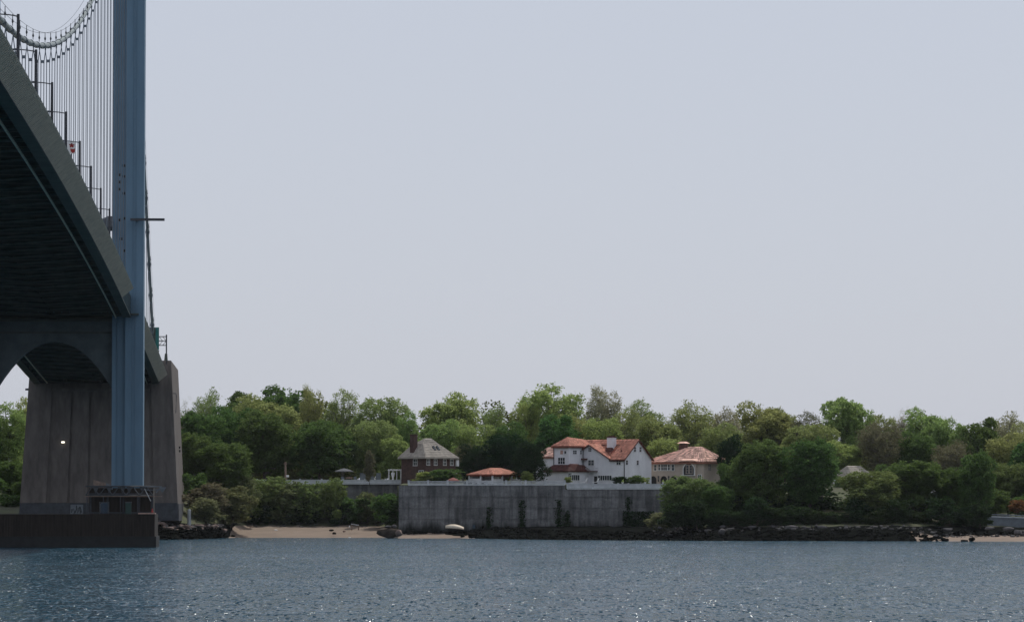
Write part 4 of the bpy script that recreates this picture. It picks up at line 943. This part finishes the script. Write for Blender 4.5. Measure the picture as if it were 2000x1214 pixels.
def tree_proto(kind, seed):
    """prototype 18 m tall and 12 m wide; returns (trunk mesh, crown mesh)"""
    K = dict(dense=(.07,30,90,13,.60,.31,0), bright=(.10,30,80,12,.75,.31,5), airy=(.14,30,46,11,.95,.28,9), bare=(.2,26,40,8,1.15,.21,20),
             ever=(.02,30,90,12,.6,.28,0), low=(-.03,34,84,13,.62,.30,3), umbrella=(.36,20,90,12,.6,.32,2), shrub=(-.03,17,44,9,1.0,.62,7))[kind]
    z0f, nl, ncl, m_, sp, ls, ntw = K; rg = np.random.default_rng(seed); H_, W_ = 18.0, 12.0
    zc, hz, hx = H_*(1+z0f)/2, H_*(1-z0f)/2, W_/2
    mb = MB(); fork = Vector((rg.normal()*.3, rg.normal()*.3, H_*(z0f+.10)))
    tr = .34 if kind != 'bare' else .28
    limb(mb, (0,0,-.6), fork, tr*1.35, tr*.8, rg, 4, .02, sides=7)
    top = Vector((rg.normal()*.6, rg.normal()*.6, H_*.72)); limb(mb, fork, top, tr*.75, .10, rg, 4, .04)
    LC = []
    g = math.pi*(3-math.sqrt(5))
    for i in range(nl):
        zz = 1-2*(i+.5)/nl; rr = (max(0, 1-abs(zz)**(2 if kind in ('umbrella','airy','bare') else 3.2)))**(1/2.4); th = i*g+seed
        q = rg.uniform(.52, .80) if i % 5 else rg.uniform(.1, .45)
        if kind == 'shrub': r0_ = 1; prof_ = rg.uniform(.7, 1.2)
        elif kind in ('dense','low'): prof_ = 1.0 if zz > -.2 else .92
        elif kind == 'ever': prof_ = 1.15 if zz < 0 else .95
        else: prof_ = 1.0 if zz > -.1 else .85
        c = np.array([rr*math.cos(th)*hx*q*prof_*1.05, rr*math.sin(th)*hx*q*prof_*1.05, zc+zz*hz*q*1.06])
        r = rg.uniform(.20, .42)*hx*(1.15 if kind == 'shrub' else 1.0 if kind != 'bare' else 1.15)
        LC.append((c, r))
    Vs, Qs, n = [], [], 0; C_all = []
    for c, r in LC:
        st = fork.lerp(top, float(np.clip((c[2]-fork.z)/(top.z-fork.z)*.75, 0, .95)))
        pts = limb(mb, st, Vector(c), .17, .05, rg, 4, .05, .03)
        for _ in range(ntw):
            d = rg.normal(size=3); d[2] = abs(d[2])*.8+.1*d[2]; d /= np.linalg.norm(d)
            e = Vector(c+d*r*rg.uniform(.8,1.25)); s_ = pts[rg.integers(2, 5)]
            t = limb(mb, s_, e, .045, .014, rg, 3, .06, sides=3)
            if kind == 'bare':
                for _ in range(2):
                    d2 = Vector(rg.normal(size=3)); d2.z = abs(d2.z); mb.tube([t[2], t[2]+d2*.55], [.022,.01], 3, False)
        d = rg.normal(size=(ncl,3)); d[:,2] += .25; d /= np.linalg.norm(d, axis=1)[:,None]
        rad = rg.uniform(.62,1.08,(ncl,1)); rad[::8] *= rg.uniform(1.1,1.4,(len(rad[::8]),1)); cl = c+d*r*rad*np.array([1.05,1.05,.9])
        lf = cl[:,None,:]+rg.normal(size=(ncl,m_,3))*np.array([sp*.42,sp*.42,sp*.28])
        C_all.append(lf.reshape(-1,3))
    C_all = np.concatenate(C_all)
    if kind in ('dense','low','ever','shrub'):     # inner shade mass so that the crown is not see-through
        k = 2200 if kind != 'shrub' else 700; d = rg.normal(size=(k,3)); d /= np.linalg.norm(d, axis=1)[:,None]
        C_all = np.concatenate([C_all, np.array([0,0,zc])+d*np.array([hx,hx,hz])*(rg.random((k,1))**.6)*.72])
    V, Q = leaves(C_all, ls*1.35, rg)
    hi = np.percentile(V[:,2], 99.7); V[:,2] *= H_/hi; 
    return mb, V, Q
LEAF = dict(dense='leaf_dense', bright='leaf_bright', airy='leaf_olive', bare='leaf_bare', ever='leaf_ever', low='leaf_dense', umbrella='leaf_bright', shrub='leaf_bright')
_proto = {}
def proto(kind, var, leaf):
    if (kind, var) not in _proto:
        mb, V, Q = tree_proto(kind, 17*var+len(kind)*101+ord(kind[0]))
        _proto[(kind, var)] = (mb.mesh('trunk', M['bark_grey' if kind in ('bare','airy') else 'bark']), V, Q)
    t, V, Q = _proto[(kind, var)]
    if (kind, var, leaf) not in _proto: _proto[(kind, var, leaf)] = np_mesh('crown', V, Q, M[leaf])
    return t, _proto[(kind, var, leaf)]
trg = random.Random(77)
def tree(kind, var, px, ytop, wpx, Y, label, leaf=None, group='trees along the shore', name='tree', ybase=None, dens=None):
    leaf = leaf or LEAF[kind]; t, c = proto(kind, var, leaf)
    X = xa(px, Y); zb = ground(X, Y)-.25 if ybase is None else zy(ybase, Y); zt = zy(ytop, Y)
    r = thing(name, (X, Y, zb), label, 'tree' if name == 'tree' else 'bush', group)
    sx = wpx*Y/F/12.0; r.scale = (sx, sx*trg.uniform(.85,1.1), max(.05, (zt-zb)/18.0)); r.rotation_euler = (0,0,trg.uniform(0, 6.28))
    link('trunk' if name == 'tree' else 'stems', t, r); link('crown' if name == 'tree' else 'foliage', c, r)
    return r
G1 = 'trees on the skyline behind the houses'
T = [
 # far left, behind the anchorage
 ('bright',0,14,792,90,930,'yellow green tree at the left edge, lower and left of the two behind the anchorage',G1),
 ('bright',1,52,781,70,945,'tallest yellow green tree just left of the anchorage top',G1),
 ('dense',1,-40,800,90,925,'dark green tree cut by the left edge of the picture',G1),
 ('low',0,22,902,70,880,'green bushy tree low down left of the anchorage',G1),
 ('low',2,-25,930,80,872,'dark bushy tree at the very bottom left behind the pier',G1),
 ('low',1,50,940,50,868,'small dark tree touching the left side of the anchorage',G1),
 # skyline, left to right
 ('airy',0,403,763,72,965,'thin olive tree, first on the skyline right of the anchorage',G1),
 ('bare',1,362,785,50,960,'sparse twiggy tree right beside the top of the anchorage',G1),
 ('dense',0,565,759,140,985,'broad dark green dome on the skyline at the left',G1),
 ('dense',2,490,768,130,980,'dark green crown on the skyline left of the broad dome',G1),
 ('airy',1,610,756,64,965,'tall airy yellowish tree right of the broad dark dome',G1),
 ('airy',2,668,763,76,960,'airy tree with its bare stem showing, right of the tall airy yellowish tree',G1),
 ('bright',2,738,779,120,955,'wide mid green tree left of the dip in the skyline',G1,'leaf_olive'),
 ('bright',0,788,806,60,950,'lower green crown at the dip in the skyline left of the brick house chimney',G1),
 ('bright',1,882,771,128,945,'big bright green tree rising behind the brick house roof',G1),
 ('airy',0,962,792,74,950,'olive tree right of the big bright tree behind the brick house',G1),
 ('bright',2,925,830,90,925,'green crown filling in behind the brick house on the right',G1),
 ('bright',0,1079,755,135,950,'tallest bright green tree left of the white mansion chimney',G1),
 ('bright',2,1028,792,60,945,'bright green shoulder left of the tallest bright tree',G1),
 ('airy',1,1181,757,90,955,'tall grey green budding tree above the white mansion chimney',G1,'leaf_bare'),
 ('airy',1,1222,800,80,940,'thin olive tree behind the right of the white mansion ridge',G1),
 ('airy',2,1258,783,84,958,'loose olive tree above the gable of the white mansion',G1),
 ('airy',0,1346,786,98,955,'light green open tree above the beige mansion chimney',G1),
 ('airy',0,1414,798,70,965,'faint pale tree on the skyline above the right of the beige mansion',G1,'leaf_bare'),
 ('bright',1,1492,788,120,950,'broad yellow green tree on the skyline right of the beige mansion',G1,'leaf_olive'),
 ('bright',0,1532,800,70,956,'yellow green crown joined to the right of the broad yellow green tree',G1,'leaf_olive'),
 ('airy',2,1572,806,70,950,'brownish bare tree just left of the lone round tree',G1,'leaf_brown'),
 ('umbrella',0,1655,778,102,955,'lone round green tree standing clear above the skyline on its stem',G1),
 ('bright',2,1718,812,66,960,'green tree right of the lone round tree',G1,'leaf_olive'),
 ('bare',1,1757,802,52,962,'grey twiggy tree top on the skyline right of the lone round tree',G1),
 ('bright',1,1812,801,105,952,'bright green tree on the skyline at the right, above a dark hollow',G1),
 ('bright',0,1868,820,64,948,'green crown between the bright tree and the dark tree at the right',G1),
 ('dense',2,1915,818,90,945,'dark green tree on the skyline near the right edge',G1),
 ('airy',0,1962,810,100,960,'pale thin tree on the skyline at the right edge',G1,'leaf_bare'),
 ('airy',2,2010,822,100,940,'olive tree cut by the right edge of the picture',G1),
 # middle rows
 ('bright',1,520,776,150,955,'olive crown under the broad dark dome',G1,'leaf_olive'),
 ('low',1,392,806,120,915,'rounded dark green tree beside the anchorage','trees behind the left wall'),
 ('dense',1,452,798,120,925,'dark green tree behind the left bushes, second from the anchorage','trees behind the left wall'),
 ('low',0,383,848,90,890,'lower leafy mound close to the right side of the anchorage','trees behind the left wall','leaf_dense'),
 ('low',2,437,866,110,885,'front leafy mound with lit top above the left bushes','trees behind the left wall','leaf_dense'),
 ('dense',0,520,804,118,918,'dense dark tree behind the utility pole','trees behind the left wall'),
 ('dense',1,626,824,132,915,'dense dark tree above the grey parasol','trees behind the left wall'),
 ('bright',2,725,822,100,920,'olive green tree with dark trunk left of the brick house','trees behind the left wall','leaf_olive'),
 ('dense',2,770,850,70,915,'dark tree just left of the brick house chimney','trees behind the left wall','leaf_bright'),
 ('bright',1,858,822,90,918,'green tree right behind the brick house chimney','trees among the houses'),
 ('airy',1,905,868,50,915,'brownish thin tree at the right end of the brick house roof','trees among the houses','leaf_brown'),
 ('ever',0,985,850,92,905,'black green evergreen behind the pool pavilion','trees among the houses'),
 ('ever',1,1037,862,76,870,'black green evergreen touching the left end of the white mansion','trees among the houses'),
 ('ever',2,925,868,60,905,'dark evergreen between the brick house and the pool pavilion','trees among the houses'),
 ('bright',0,990,826,80,925,'green crown above the black evergreens','trees among the houses','leaf_dense'),
 ('ever',1,1093,812,100,912,'dark evergreen crown rising over the left of the white mansion roof','trees among the houses','leaf_dense'),
 ('bright',2,1182,818,90,915,'green tree behind the white mansion chimney','trees among the houses'),
 ('airy',0,1130,812,70,925,'olive thin tree left of the white mansion chimney','trees among the houses'),
 ('bright',1,1285,815,100,915,'olive tree behind the gap between the two mansions','trees among the houses','leaf_olive'),
 ('low',2,1300,858,70,905,'green bush like tree low between the two mansions','trees among the houses','leaf_bright'),
 ('bright',0,1402,828,90,915,'green tree behind the ridge of the beige mansion','trees among the houses','leaf_olive'),
 ('ever',2,1428,850,54,880,'dark narrow tree at the right end of the beige mansion','trees among the houses'),
 ('bright',2,1580,830,110,930,'green tree left below the lone round tree',G1,'leaf_olive'),
 ('bright',1,1645,862,90,920,'bright green tree behind the grey roofed house',G1),
 ('airy',1,1716,826,96,918,'dull brown thin leaved tree above the grey roofed house',G1,'leaf_brown'),
 ('dense',0,1790,846,90,922,'dark tree under the bright skyline tree at the right',G1),
 ('airy',0,1855,862,96,915,'brown tree in the dark hollow at the right',G1,'leaf_brown'),
 ('bright',0,1960,848,110,925,'olive green tree filling the right edge below the skyline',G1,'leaf_olive'),
 ('dense',2,2020,850,100,915,'dark tree beyond the right edge of the picture',G1),
 # bank on the right, front rows
 ('low',0,1480,862,112,818,'tall leafy dark tree with a lit crown, first right of the beige mansion','trees on the right bank','leaf_dense'),
 ('low',1,1581,860,118,816,'largest dark tree on the bank left of the grey roofed house','trees on the right bank','leaf_dense'),
 ('low',2,1424,905,60,822,'dark tree in front of the right end of the beige mansion','trees on the right bank','leaf_dense'),
 ('low',0,1346,932,110,812,'bright green bush tree covering the right end of the sea wall','trees on the right bank','leaf_mid'),
 ('low',1,1398,948,72,810,'green bush tree right of the bright one at the end of the sea wall','trees on the right bank','leaf_dense'),
 ('low',2,1698,921,122,804,'mid green bush tree below the grey roofed house','trees on the right bank','leaf_mid'),
 ('low',0,1785,902,120,812,'wide green tree on the bank right of the grey roofed house','trees on the right bank','leaf_dense'),
 ('dense',1,1740,908,70,822,'dark tree squeezed left of the wide green tree on the right bank','trees on the right bank'),
 ('low',1,1905,884,82,806,'tall dark tree above the start of the road wall','trees on the right bank','leaf_dense'),
 ('low',2,1968,906,90,822,'green tree right of the tall dark tree above the road wall','trees on the right bank','leaf_mid'),
 ('low',0,1850,915,70,814,'dark tree between the wide green tree and the tall dark one','trees on the right bank','leaf_dense'),
 ('low',2,2030,900,90,822,'green tree just outside the right edge above the road wall','trees on the right bank','leaf_dense'),
]
for row in T:
    kind, var, px, yt, wd, Y, lb, gp = row[:8]
    tree(kind, var, px, yt, wd, Y, lb, row[8] if len(row) > 8 else None, gp)
# the wood that closes the view behind everything, one mass
wr = np.random.default_rng(4); Cw = []
for i in range(620):
    px = wr.uniform(-140, 2140); Y = wr.uniform(985, 1060); X = xa(px, Y); top = zy(np.interp(px, [0,350,440,560,720,805,900,1080,1300,1500,1620,1700,1850,2000], [830,815,782,772,797,830,805,788,808,806,826,822,815,822])+wr.uniform(-8, 30), Y)
    zc_ = wr.uniform(10.5, top-2.0); r_ = wr.uniform(2.2, 3.6); n_ = 230
    d = wr.normal(size=(n_,3)); d /= np.linalg.norm(d, axis=1)[:,None]; Cw.append(np.array([X, Y, zc_])+d*r_*wr.uniform(.6,1.1,(n_,1)))
for i in range(330):
    px = wr.uniform(330, 2120); Y = wr.uniform(962, 984); X = xa(px, Y); n_ = 230
    d = wr.normal(size=(n_,3)); d /= np.linalg.norm(d, axis=1)[:,None]; Cw.append(np.array([X, Y, wr.uniform(12, 19)])+d*wr.uniform(2.4,3.4)*wr.uniform(.5,1.1,(n_,1)))
V, Q = leaves(np.concatenate(Cw), .8, wr); tag(link('wood', np_mesh('wood', V, Q, M['leaf_wood'])), 'dim wood of olive trees closing the view behind the houses', 'wood', kind='stuff')
# bushes: (var, px, ytop, ybase, width, Y, leaf, label)
B = [
 (0,404,972,1022,62,838,'leaf_pale','pale grey green bush beside the concrete post at the anchorage'),
 (2,385,925,1012,60,868,'leaf_dense','dark bush filling in right behind the concrete post at the anchorage'),
 (0,22,965,1006,70,850,'leaf_dense','dark low bush left of the anchorage base'),
 (1,405,944,1000,80,856,'leaf_brown','russet thin bush above the pale bush at the anchorage'),
 (2,452,950,1025,80,868,'leaf_drab','drab green bush left end of the bushes over the beach'),
 (1,478,930,1000,60,884,'leaf_drab','olive bush at the left end of the pale parapet'),
 (0,520,932,1022,104,894,'leaf_mid','tall green bush covering the left of the pale parapet'),
 (2,560,942,1026,80,893,'leaf_drab','olive bush right of the tall green bush over the beach'),
 (1,602,943,1027,80,893,'leaf_mid','mid green bush in the middle of the bushes over the beach'),
 (0,652,935,1028,62,892,'leaf_mid','upright green bush reaching the parapet top over the beach'),
 (2,690,972,1026,62,892,'leaf_dense','low green bush under the bare stretch of retaining wall'),
 (1,720,962,1026,56,892,'leaf_drab','thin olive bush against the bare stretch of retaining wall'),
 (0,754,964,1028,62,884,'leaf_dense','round dark bush left of the sea wall corner'),
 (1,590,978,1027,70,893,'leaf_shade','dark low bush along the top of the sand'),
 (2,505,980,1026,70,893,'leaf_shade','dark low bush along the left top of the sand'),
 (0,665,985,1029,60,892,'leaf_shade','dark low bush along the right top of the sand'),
 (1,1290,1000,1034,54,822,'leaf_pale','pale scrubby bush at the foot of the sea wall right end'),
 (2,1110,931,941,16,874,'leaf_bright','yellow green potted shrub in front of the white mansion door'),
 (0,1210,930,946,34,866,'leaf_ever','dark clipped shrub in front of the white mansion right corner'),
 (1,1240,928,946,36,867,'leaf_dense','green shrub beneath the white mansion gable'),
 (2,1260,932,946,20,868,'leaf_bright','light green shrub between the two mansions'),
 (0,826,921,942,34,866,'leaf_bright','yellow green shrub under the brick house'),
 (1,865,916,942,70,868,'leaf_dense','dark hedge like bush under the right of the brick house'),
 (2,1030,920,940,26,866,'leaf_bright','light green shrub at the right end of the pool pavilion'),
 (0,722,880,942,22,890,'leaf_brown','rusty thin shrub left of the white pergola'),
 (0,1945,955,1008,60,812,'leaf_dense','dark bush behind the left of the road wall'),
 (2,2005,962,1010,70,816,'leaf_dense','dark bush behind the road wall at the right edge'),
 (1,1986,976,1000,34,808,'leaf_orange','orange tinted bush above the road wall at the right edge'),
 (0,1652,932,1015,66,850,'leaf_mid','green bush hiding the wall of the grey roofed house'),
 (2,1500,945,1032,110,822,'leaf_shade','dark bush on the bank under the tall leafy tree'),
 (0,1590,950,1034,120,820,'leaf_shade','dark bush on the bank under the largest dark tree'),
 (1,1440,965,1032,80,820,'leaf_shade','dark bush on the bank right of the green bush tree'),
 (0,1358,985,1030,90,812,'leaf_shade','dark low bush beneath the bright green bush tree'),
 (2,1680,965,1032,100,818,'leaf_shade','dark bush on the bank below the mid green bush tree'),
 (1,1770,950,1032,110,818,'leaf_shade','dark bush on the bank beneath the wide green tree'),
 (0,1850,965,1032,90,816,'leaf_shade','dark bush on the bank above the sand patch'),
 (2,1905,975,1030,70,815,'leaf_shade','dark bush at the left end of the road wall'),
]
for v, px, yt, yb, wd, Y, lf, lb in B:
    tree('shrub', v, px, yt, wd, Y, lb, lf, 'bushes along the shore', 'bush', yb+2)
# dark undergrowth along the top of the riprap
wh = ['at the end of the sea wall', 'under the bright green bush tree', 'under the green bush tree', 'below the narrow tree', 'left under the tall leafy tree', 'right under the tall leafy tree', 'left under the largest dark tree', 'right under the largest dark tree',
      'left of the grey roofed house', 'under the mid green bush tree', 'right of the mid green bush tree', 'left under the wide green tree', 'right under the wide green tree', 'above the left of the sand patch', 'above the middle of the sand patch', 'near the start of the road wall']
for i, nm in enumerate(wh):
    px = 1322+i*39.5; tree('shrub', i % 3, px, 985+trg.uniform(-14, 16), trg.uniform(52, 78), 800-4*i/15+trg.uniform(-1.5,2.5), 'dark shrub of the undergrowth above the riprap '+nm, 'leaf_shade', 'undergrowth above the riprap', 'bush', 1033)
for i, (px, yt, w_, lb) in enumerate([(955,990,7,'thin creeper on the left of the sea wall'),(1019,976,9,'tall dark creeper in the middle of the sea wall'),
      (1091,975,9,'dark creeper left of the step in the sea wall'),(1107,996,10,'dark creeper right below the step in the sea wall'),
      (1227,970,10,'tall creeper high on the right half of the sea wall'),(1247,998,58,'broad dark creeper mat at the right foot of the sea wall')]):
    rg2 = np.random.default_rng(i+5); n = int(90+w_*40); yb = 1038; t = rg2.random(n)**1.5
    wx = np.full(n, w_*1.0) if w_ > 30 else w_*(.5+1.2*t+.5*np.sin(t*9+i))
    yW = YW-.75 if 1106 < px < 1214 else YW-.22; z_t, z_b = zy(yt, YW), zy(yb, YW)
    C_ = np.stack([xa(px, YW)+(rg2.random(n)-.5)*wx*YW/F+np.sin((1-t)*7+i)*.18, np.full(n, yW)+rg2.normal(size=n)*.08, z_b+(1-t)*(z_t-z_b)*rg2.uniform(.75, 1, n)], 1)
    C_[:,2] = z_b+(z_t-z_b)*rg2.random(n)**1.6
    loc = Vector((xa(px, YW), YW-.3, z_b)); V, Q = leaves(C_-np.array(loc), .42, rg2)
    o = link('creeper', np_mesh('creeper', V, Q, M['leaf_ever'])); o.location = loc; tag(o, lb, 'creeper', 'creepers on the sea wall')
# ------------------------------------------------------------------ small things
def boxpx(q, px0, px1, py0, py1, Y, th):
    q.box(xa(px0, Y), xa(px1, Y), Y, Y+th, zy(py1, Y), zy(py0, Y)); return q
# overturned dinghy on the dark stones
Y = 846; k = F/Y; p = at(888, 1031, Y)
dg = thing('dinghy', p, 'cream overturned dinghy lying on the dark stones below the sea wall', 'boat'); L2 = 36/k/2; hh = 8/k
q = MB(); loops = []
for i in range(9):
    t = i/8; x = -L2+2*L2*t; wd = (.75*math.sin(math.pi*min(1, t*.62+.03)) if t < 1 else .75*math.sin(math.pi*.65)); wd = max(.05, wd); sh = 1-(.9*(1-t)**3 if t < .5 else .12)
    top = hh*(.35+.65*math.sin(math.pi*(t*.8+.12)))-.02; ty = -.25*t*t*hh*1.2
    loops.append([Vector((p.x+x, p.y+wd*math.cos(a), p.z+ty+top*max(0.0, math.sin(a))**.7)) for a in [math.pi*j/8 for j in range(9)]])
q.loft(loops); q.build('hull', M['dinghy'], dg, True)
q = MB(); q.tube([l[4]+Vector((0,0,.05)) for l in loops], .05, 4); q.build('keel', M['dinghy'], dg)
q = MB()
for j in (0, 8): q.tube([l[j]+Vector((0,0,.03)) for l in loops], .05, 4)
q.build('gunwale', M['wood'], dg)
# white plank on stones with a buoy
Y = 872; a, b = at(685.5, 1022.5, Y), at(701, 1025, Y); q = MB(); q.hexa([a+Vector((0,-.2,-.09)), b+Vector((0,-.2,-.09)), b+Vector((0,.2,-.09)), a+Vector((0,.2,-.09)), a+Vector((0,-.2,.09)), b+Vector((0,-.2,.09)), b+Vector((0,.2,.09)), a+Vector((0,.2,.09))])
bn = thing('plank_bench', at(693, 1030, Y), 'white plank laid on posts at the top of the beach', 'bench'); q.build('plank', M['rail'], bn)
q = MB()
for px in (687, 700): c = at(px, 1031, Y); q.box(c.x-.12, c.x+.12, Y-.1, Y+.1, c.z-.4, at(px, 1024.6, Y).z)
q.build('leg', M['wood'], bn)
def blob(name, px, py, w_, h_, Y, m, label, cat, seed=0):
    V, Q = ROCKS[seed]; kk = F/Y; V2 = V/np.abs(V).max(0)*np.array([w_/2/kk, w_/2.6/kk, h_/2/kk]); o = link(name, np_mesh(name, V2, Q, M[m], 3, True)); o.location = at(px, py, Y); return tag(o, label, cat)
blob('buoy', 683, 1028, 3.2, 5, 871, 'white', 'small white float beside the plank at the top of the beach', 'float', 1)
blob('styrofoam_chunk', 538, 1034.5, 9, 2.5, 872, 'white', 'flat white scrap lying on the left of the sand', 'litter', 2)
blob('styrofoam_chunk', 683, 1049, 5, 2, 863, 'white', 'tiny white scrap at the waterline of the beach', 'litter', 3)
blob('driftwood', 491, 1027.5, 9, 3.5, 884, 'wood', 'short driftwood log at the left top of the sand', 'log', 4)
blob('driftwood', 480, 1030, 7, 2, 884, 'pinkish', 'pale driftwood piece at the far left top of the sand', 'log', 5)
q = MB(); Y = 841; boxpx(q, 923, 928, 1024, 1031, Y, .5); q.build('blue_crate', M['blue'], None); o = COL.objects[-1]; tag(o, 'blue plastic crate on the dark stones right of the dinghy', 'crate')
# concrete post by the anchorage
Y = 836; q = MB(); q.tube([at(369.5, 1025, Y), at(369.5, 996, Y), at(369.5, 993.5, Y)], [.40,.37,.25], 8); o = q.build('concrete_post', M['rail'], None); tag(o, 'pale upright concrete post at the right foot of the anchorage', 'post')
# utility pole and white box, grey parasol with table, white pergola
Y = 903; zb = zy(944, Y)
up = thing('utility_pole', at(558, 944, Y), 'brown wooden utility pole in front of the dark trees above the left parapet', 'pole')
q = MB(); q.tube([at(558, 944, Y), at(557.5, 901, Y)], [.28,.2], 8); q.build('pole', M['wood'], up); q = MB(); boxpx(q, 554, 561, 904, 906, Y-.3, .2); q.build('crossarm', M['wood'], up)
q = MB(); boxpx(q, 559.5, 564.5, 927, 931, 899.5, .4); o = q.build('white_box', M['white'], None); tag(o, 'small bright white box beside the utility pole', 'box')
def parasol(px, pyt, pye, pyb, w_, Y, m, label):
    c = at(px, pyb, Y); r = w_/2*Y/F; ze_, zt_ = zy(pye, Y), zy(pyt, Y); t = thing('parasol', c, label, 'parasol')
    q = MB(); n = 8; q.loft([[Vector((c.x+rr*math.cos(2*math.pi*i/n+.3), c.y+rr*math.sin(2*math.pi*i/n+.3), zz)) for i in range(n)] for rr, zz in ((r, ze_-.14), (r, ze_), (r*.5, ze_+(zt_-ze_)*.62), (.06, zt_))]); q.build('canopy', M[m], t)
    q = MB(); q.tube([c, Vector((c.x, c.y, zt_+.1))], .05, 6); q.build('pole', M['dark_metal'], t)
    q = MB(); q.tube([c, c+Vector((0,0,.15))], .35, 8); q.build('base', M['dark_metal'], t)
parasol(672, 914, 919.5, 940, 38, 903, 'canvas_grey', 'wide grey parasol under the dark trees above the left parapet')
parasol(885, 932, 937.5, 946, 25, 862, 'canvas_red', 'low dull red parasol just behind the balustrade under the brick house')
Y = 901; tb = thing('garden_table', at(682, 942, Y), 'pale garden table right under the grey parasol', 'table')
q = MB(); boxpx(q, 676, 688, 931.5, 933, Y, 1.0); q.build('table_top', M['pinkish'], tb)
for px in (677.5, 686.5): q = MB(); boxpx(q, px-.5, px+.5, 933.1, 942, Y+.3, .12); q.build('leg', M['wood'], tb)
for px, lb in ((694, 'blue grey garden chair right of the pale garden table'), (669, 'grey garden chair left of the pale garden table')):
    g = thing('garden_chair', at(px, 942, Y), lb, 'chair'); m_ = 'road_wall'
    q = MB(); boxpx(q, px-2.6, px+2.6, 936, 937, Y, .5); q.build('seat', M[m_], g)
    q = MB(); boxpx(q, px-2.6, px+2.6, 930, 935.9, Y+.5, .08); q.build('backrest', M[m_], g)
    for d in (-2.2, 2.2):
        q = MB(); boxpx(q, px+d-.25, px+d+.25, 937.1, 942, Y+.05, .06); q.build('leg', M[m_], g)
Y = 900; pg = thing('pergola', at(775, 942, Y), 'white pergola with slim posts left of the brick house', 'pergola')
for px in (759.5, 767.5, 775, 783, 790): q = MB(); boxpx(q, px-.8, px+.8, 918.6, 942, Y, .18); q.build('post', M['white'], pg)
for px in (760, 790): q = MB(); boxpx(q, px-.8, px+.8, 918.6, 942, Y+2.6, .18); q.build('post', M['white'], pg)
q = MB(); boxpx(q, 757.5, 792, 916.8, 918.5, Y-.05, .25); boxpx(q, 757.5, 792, 916.8, 918.5, Y+2.6, .25); q.build('beam', M['white'], pg)
for i in range(12): q = MB(); px = 758.6+i*2.95; q.box(xa(px, Y), xa(px, Y)+.1, Y-.5, Y+3.2, zy(916.7, Y), zy(915.4, Y)); q.build('rafter', M['white'], pg)
Y = 898.6; ur = thing('garden_urn', at(767.5, 942, Y), 'pale urn on a pedestal in front of the white pergola', 'urn'); q = MB(); c = at(767.5, 942, Y)
q.tube([c, c+Vector((0,0,.9))], .22, 8); q.build('pedestal', M['white'], ur); q = MB(); q.tube([c+Vector((0,0,.91)), c+Vector((0,0,1.2)), c+Vector((0,0,1.9)), c+Vector((0,0,2.2))], [.12,.25,.42,.36], 10); q.build('bowl', M['white'], ur)
# low garden walls left of the pergola
for i, (a, b) in enumerate(((703, 716), (720, 731), (735, 744))):
    q = MB(); Y = 906; boxpx(q, a, b, 924, 942, Y, .3); boxpx(q, a-.4, b+.4, 923, 923.9, Y-.05, .4); o = q.build('garden_wall', M['road_wall'], None)
    tag(o, ('left', 'middle', 'right')[i]+'most'*(i != 1)+' pale green grey garden wall between the parasol and the pergola', 'wall')
# two white reclined deck chairs on the terrace
for px, lb in ((1145, 'white tilted deck chair on the terrace, left of the two'), (1168, 'white tilted deck chair on the terrace, right of the two')):
    Y = 863; c = at(px, 944.5, Y); d = thing('deck_chair', c, lb, 'deck chair', 'white deck chairs on the terrace'); f = lambda x, y, z: Vector((c.x+x, c.y+y, c.z+z))
    q = MB(); q.hexa([f(-.35,-.3,.45),f(-.15,-.3,.38),f(-.15,.3,.38),f(-.35,.3,.45),f(.15,-.3,1.28),f(.32,-.3,1.2),f(.32,.3,1.2),f(.15,.3,1.28)]); q.build('backrest', M['white'], d)
    q = MB(); q.hexa([f(-1.2,-.3,.35),f(-.2,-.3,.35),f(-.2,.3,.35),f(-1.2,.3,.35),f(-1.2,-.3,.45),f(-.2,-.3,.45),f(-.2,.3,.45),f(-1.2,.3,.45)]); q.build('seat', M['white'], d)
    for x, y in ((-1.1,-.26),(-1.1,.26),(.1,-.26),(.1,.26)): q = MB(); q.bar(f(x,y,0), f(x*.9,y,.4 if x < 0 else .9), .06); q.build('leg', M['white'], d)
# planters on the right parapet
for px, lb in ((1216, 'pale flower pot on the right parapet below the white mansion corner'), (1260, 'pale flower pot on the right parapet between the mansions'), (1295, 'pale flower pot near the right end of the parapet')):
    Y = YW+.5; c = at(px, 944, Y); pt_ = thing('flower_pot', c, lb, 'flower pot'); q = MB(); q.tube([c, c+Vector((0,0,.35))], [.16,.25], 8); q.build('pot', M['white'], pt_)
    rg2 = np.random.default_rng(px); V, Q = leaves(np.array([0,0,.5])+rg2.normal(size=(40,3))*.16, .22, rg2); link('plant', np_mesh('plant', V, Q, M['leaf_bright']), pt_)

# ------------------------------------------------------------------ thin sea haze
hm = bpy.data.materials.new('sea_haze'); hm.use_nodes = True; ht = hm.node_tree; ht.nodes.clear()
pv = ht.nodes.new('ShaderNodeVolumePrincipled'); ho = ht.nodes.new('ShaderNodeOutputMaterial'); ht.links.new(pv.outputs[0], ho.inputs['Volume'])
pv.inputs['Color'].default_value = (0.86, 0.92, 1.0, 1); pv.inputs['Density'].default_value = 0.000017; pv.inputs['Anisotropy'].default_value = 0.2
q = MB(); q.box(-6100, 6100, -2100, 7100, -4.2, 125); tag(q.build('haze', hm, loc=(0,0,-4.2)), kind='stuff')
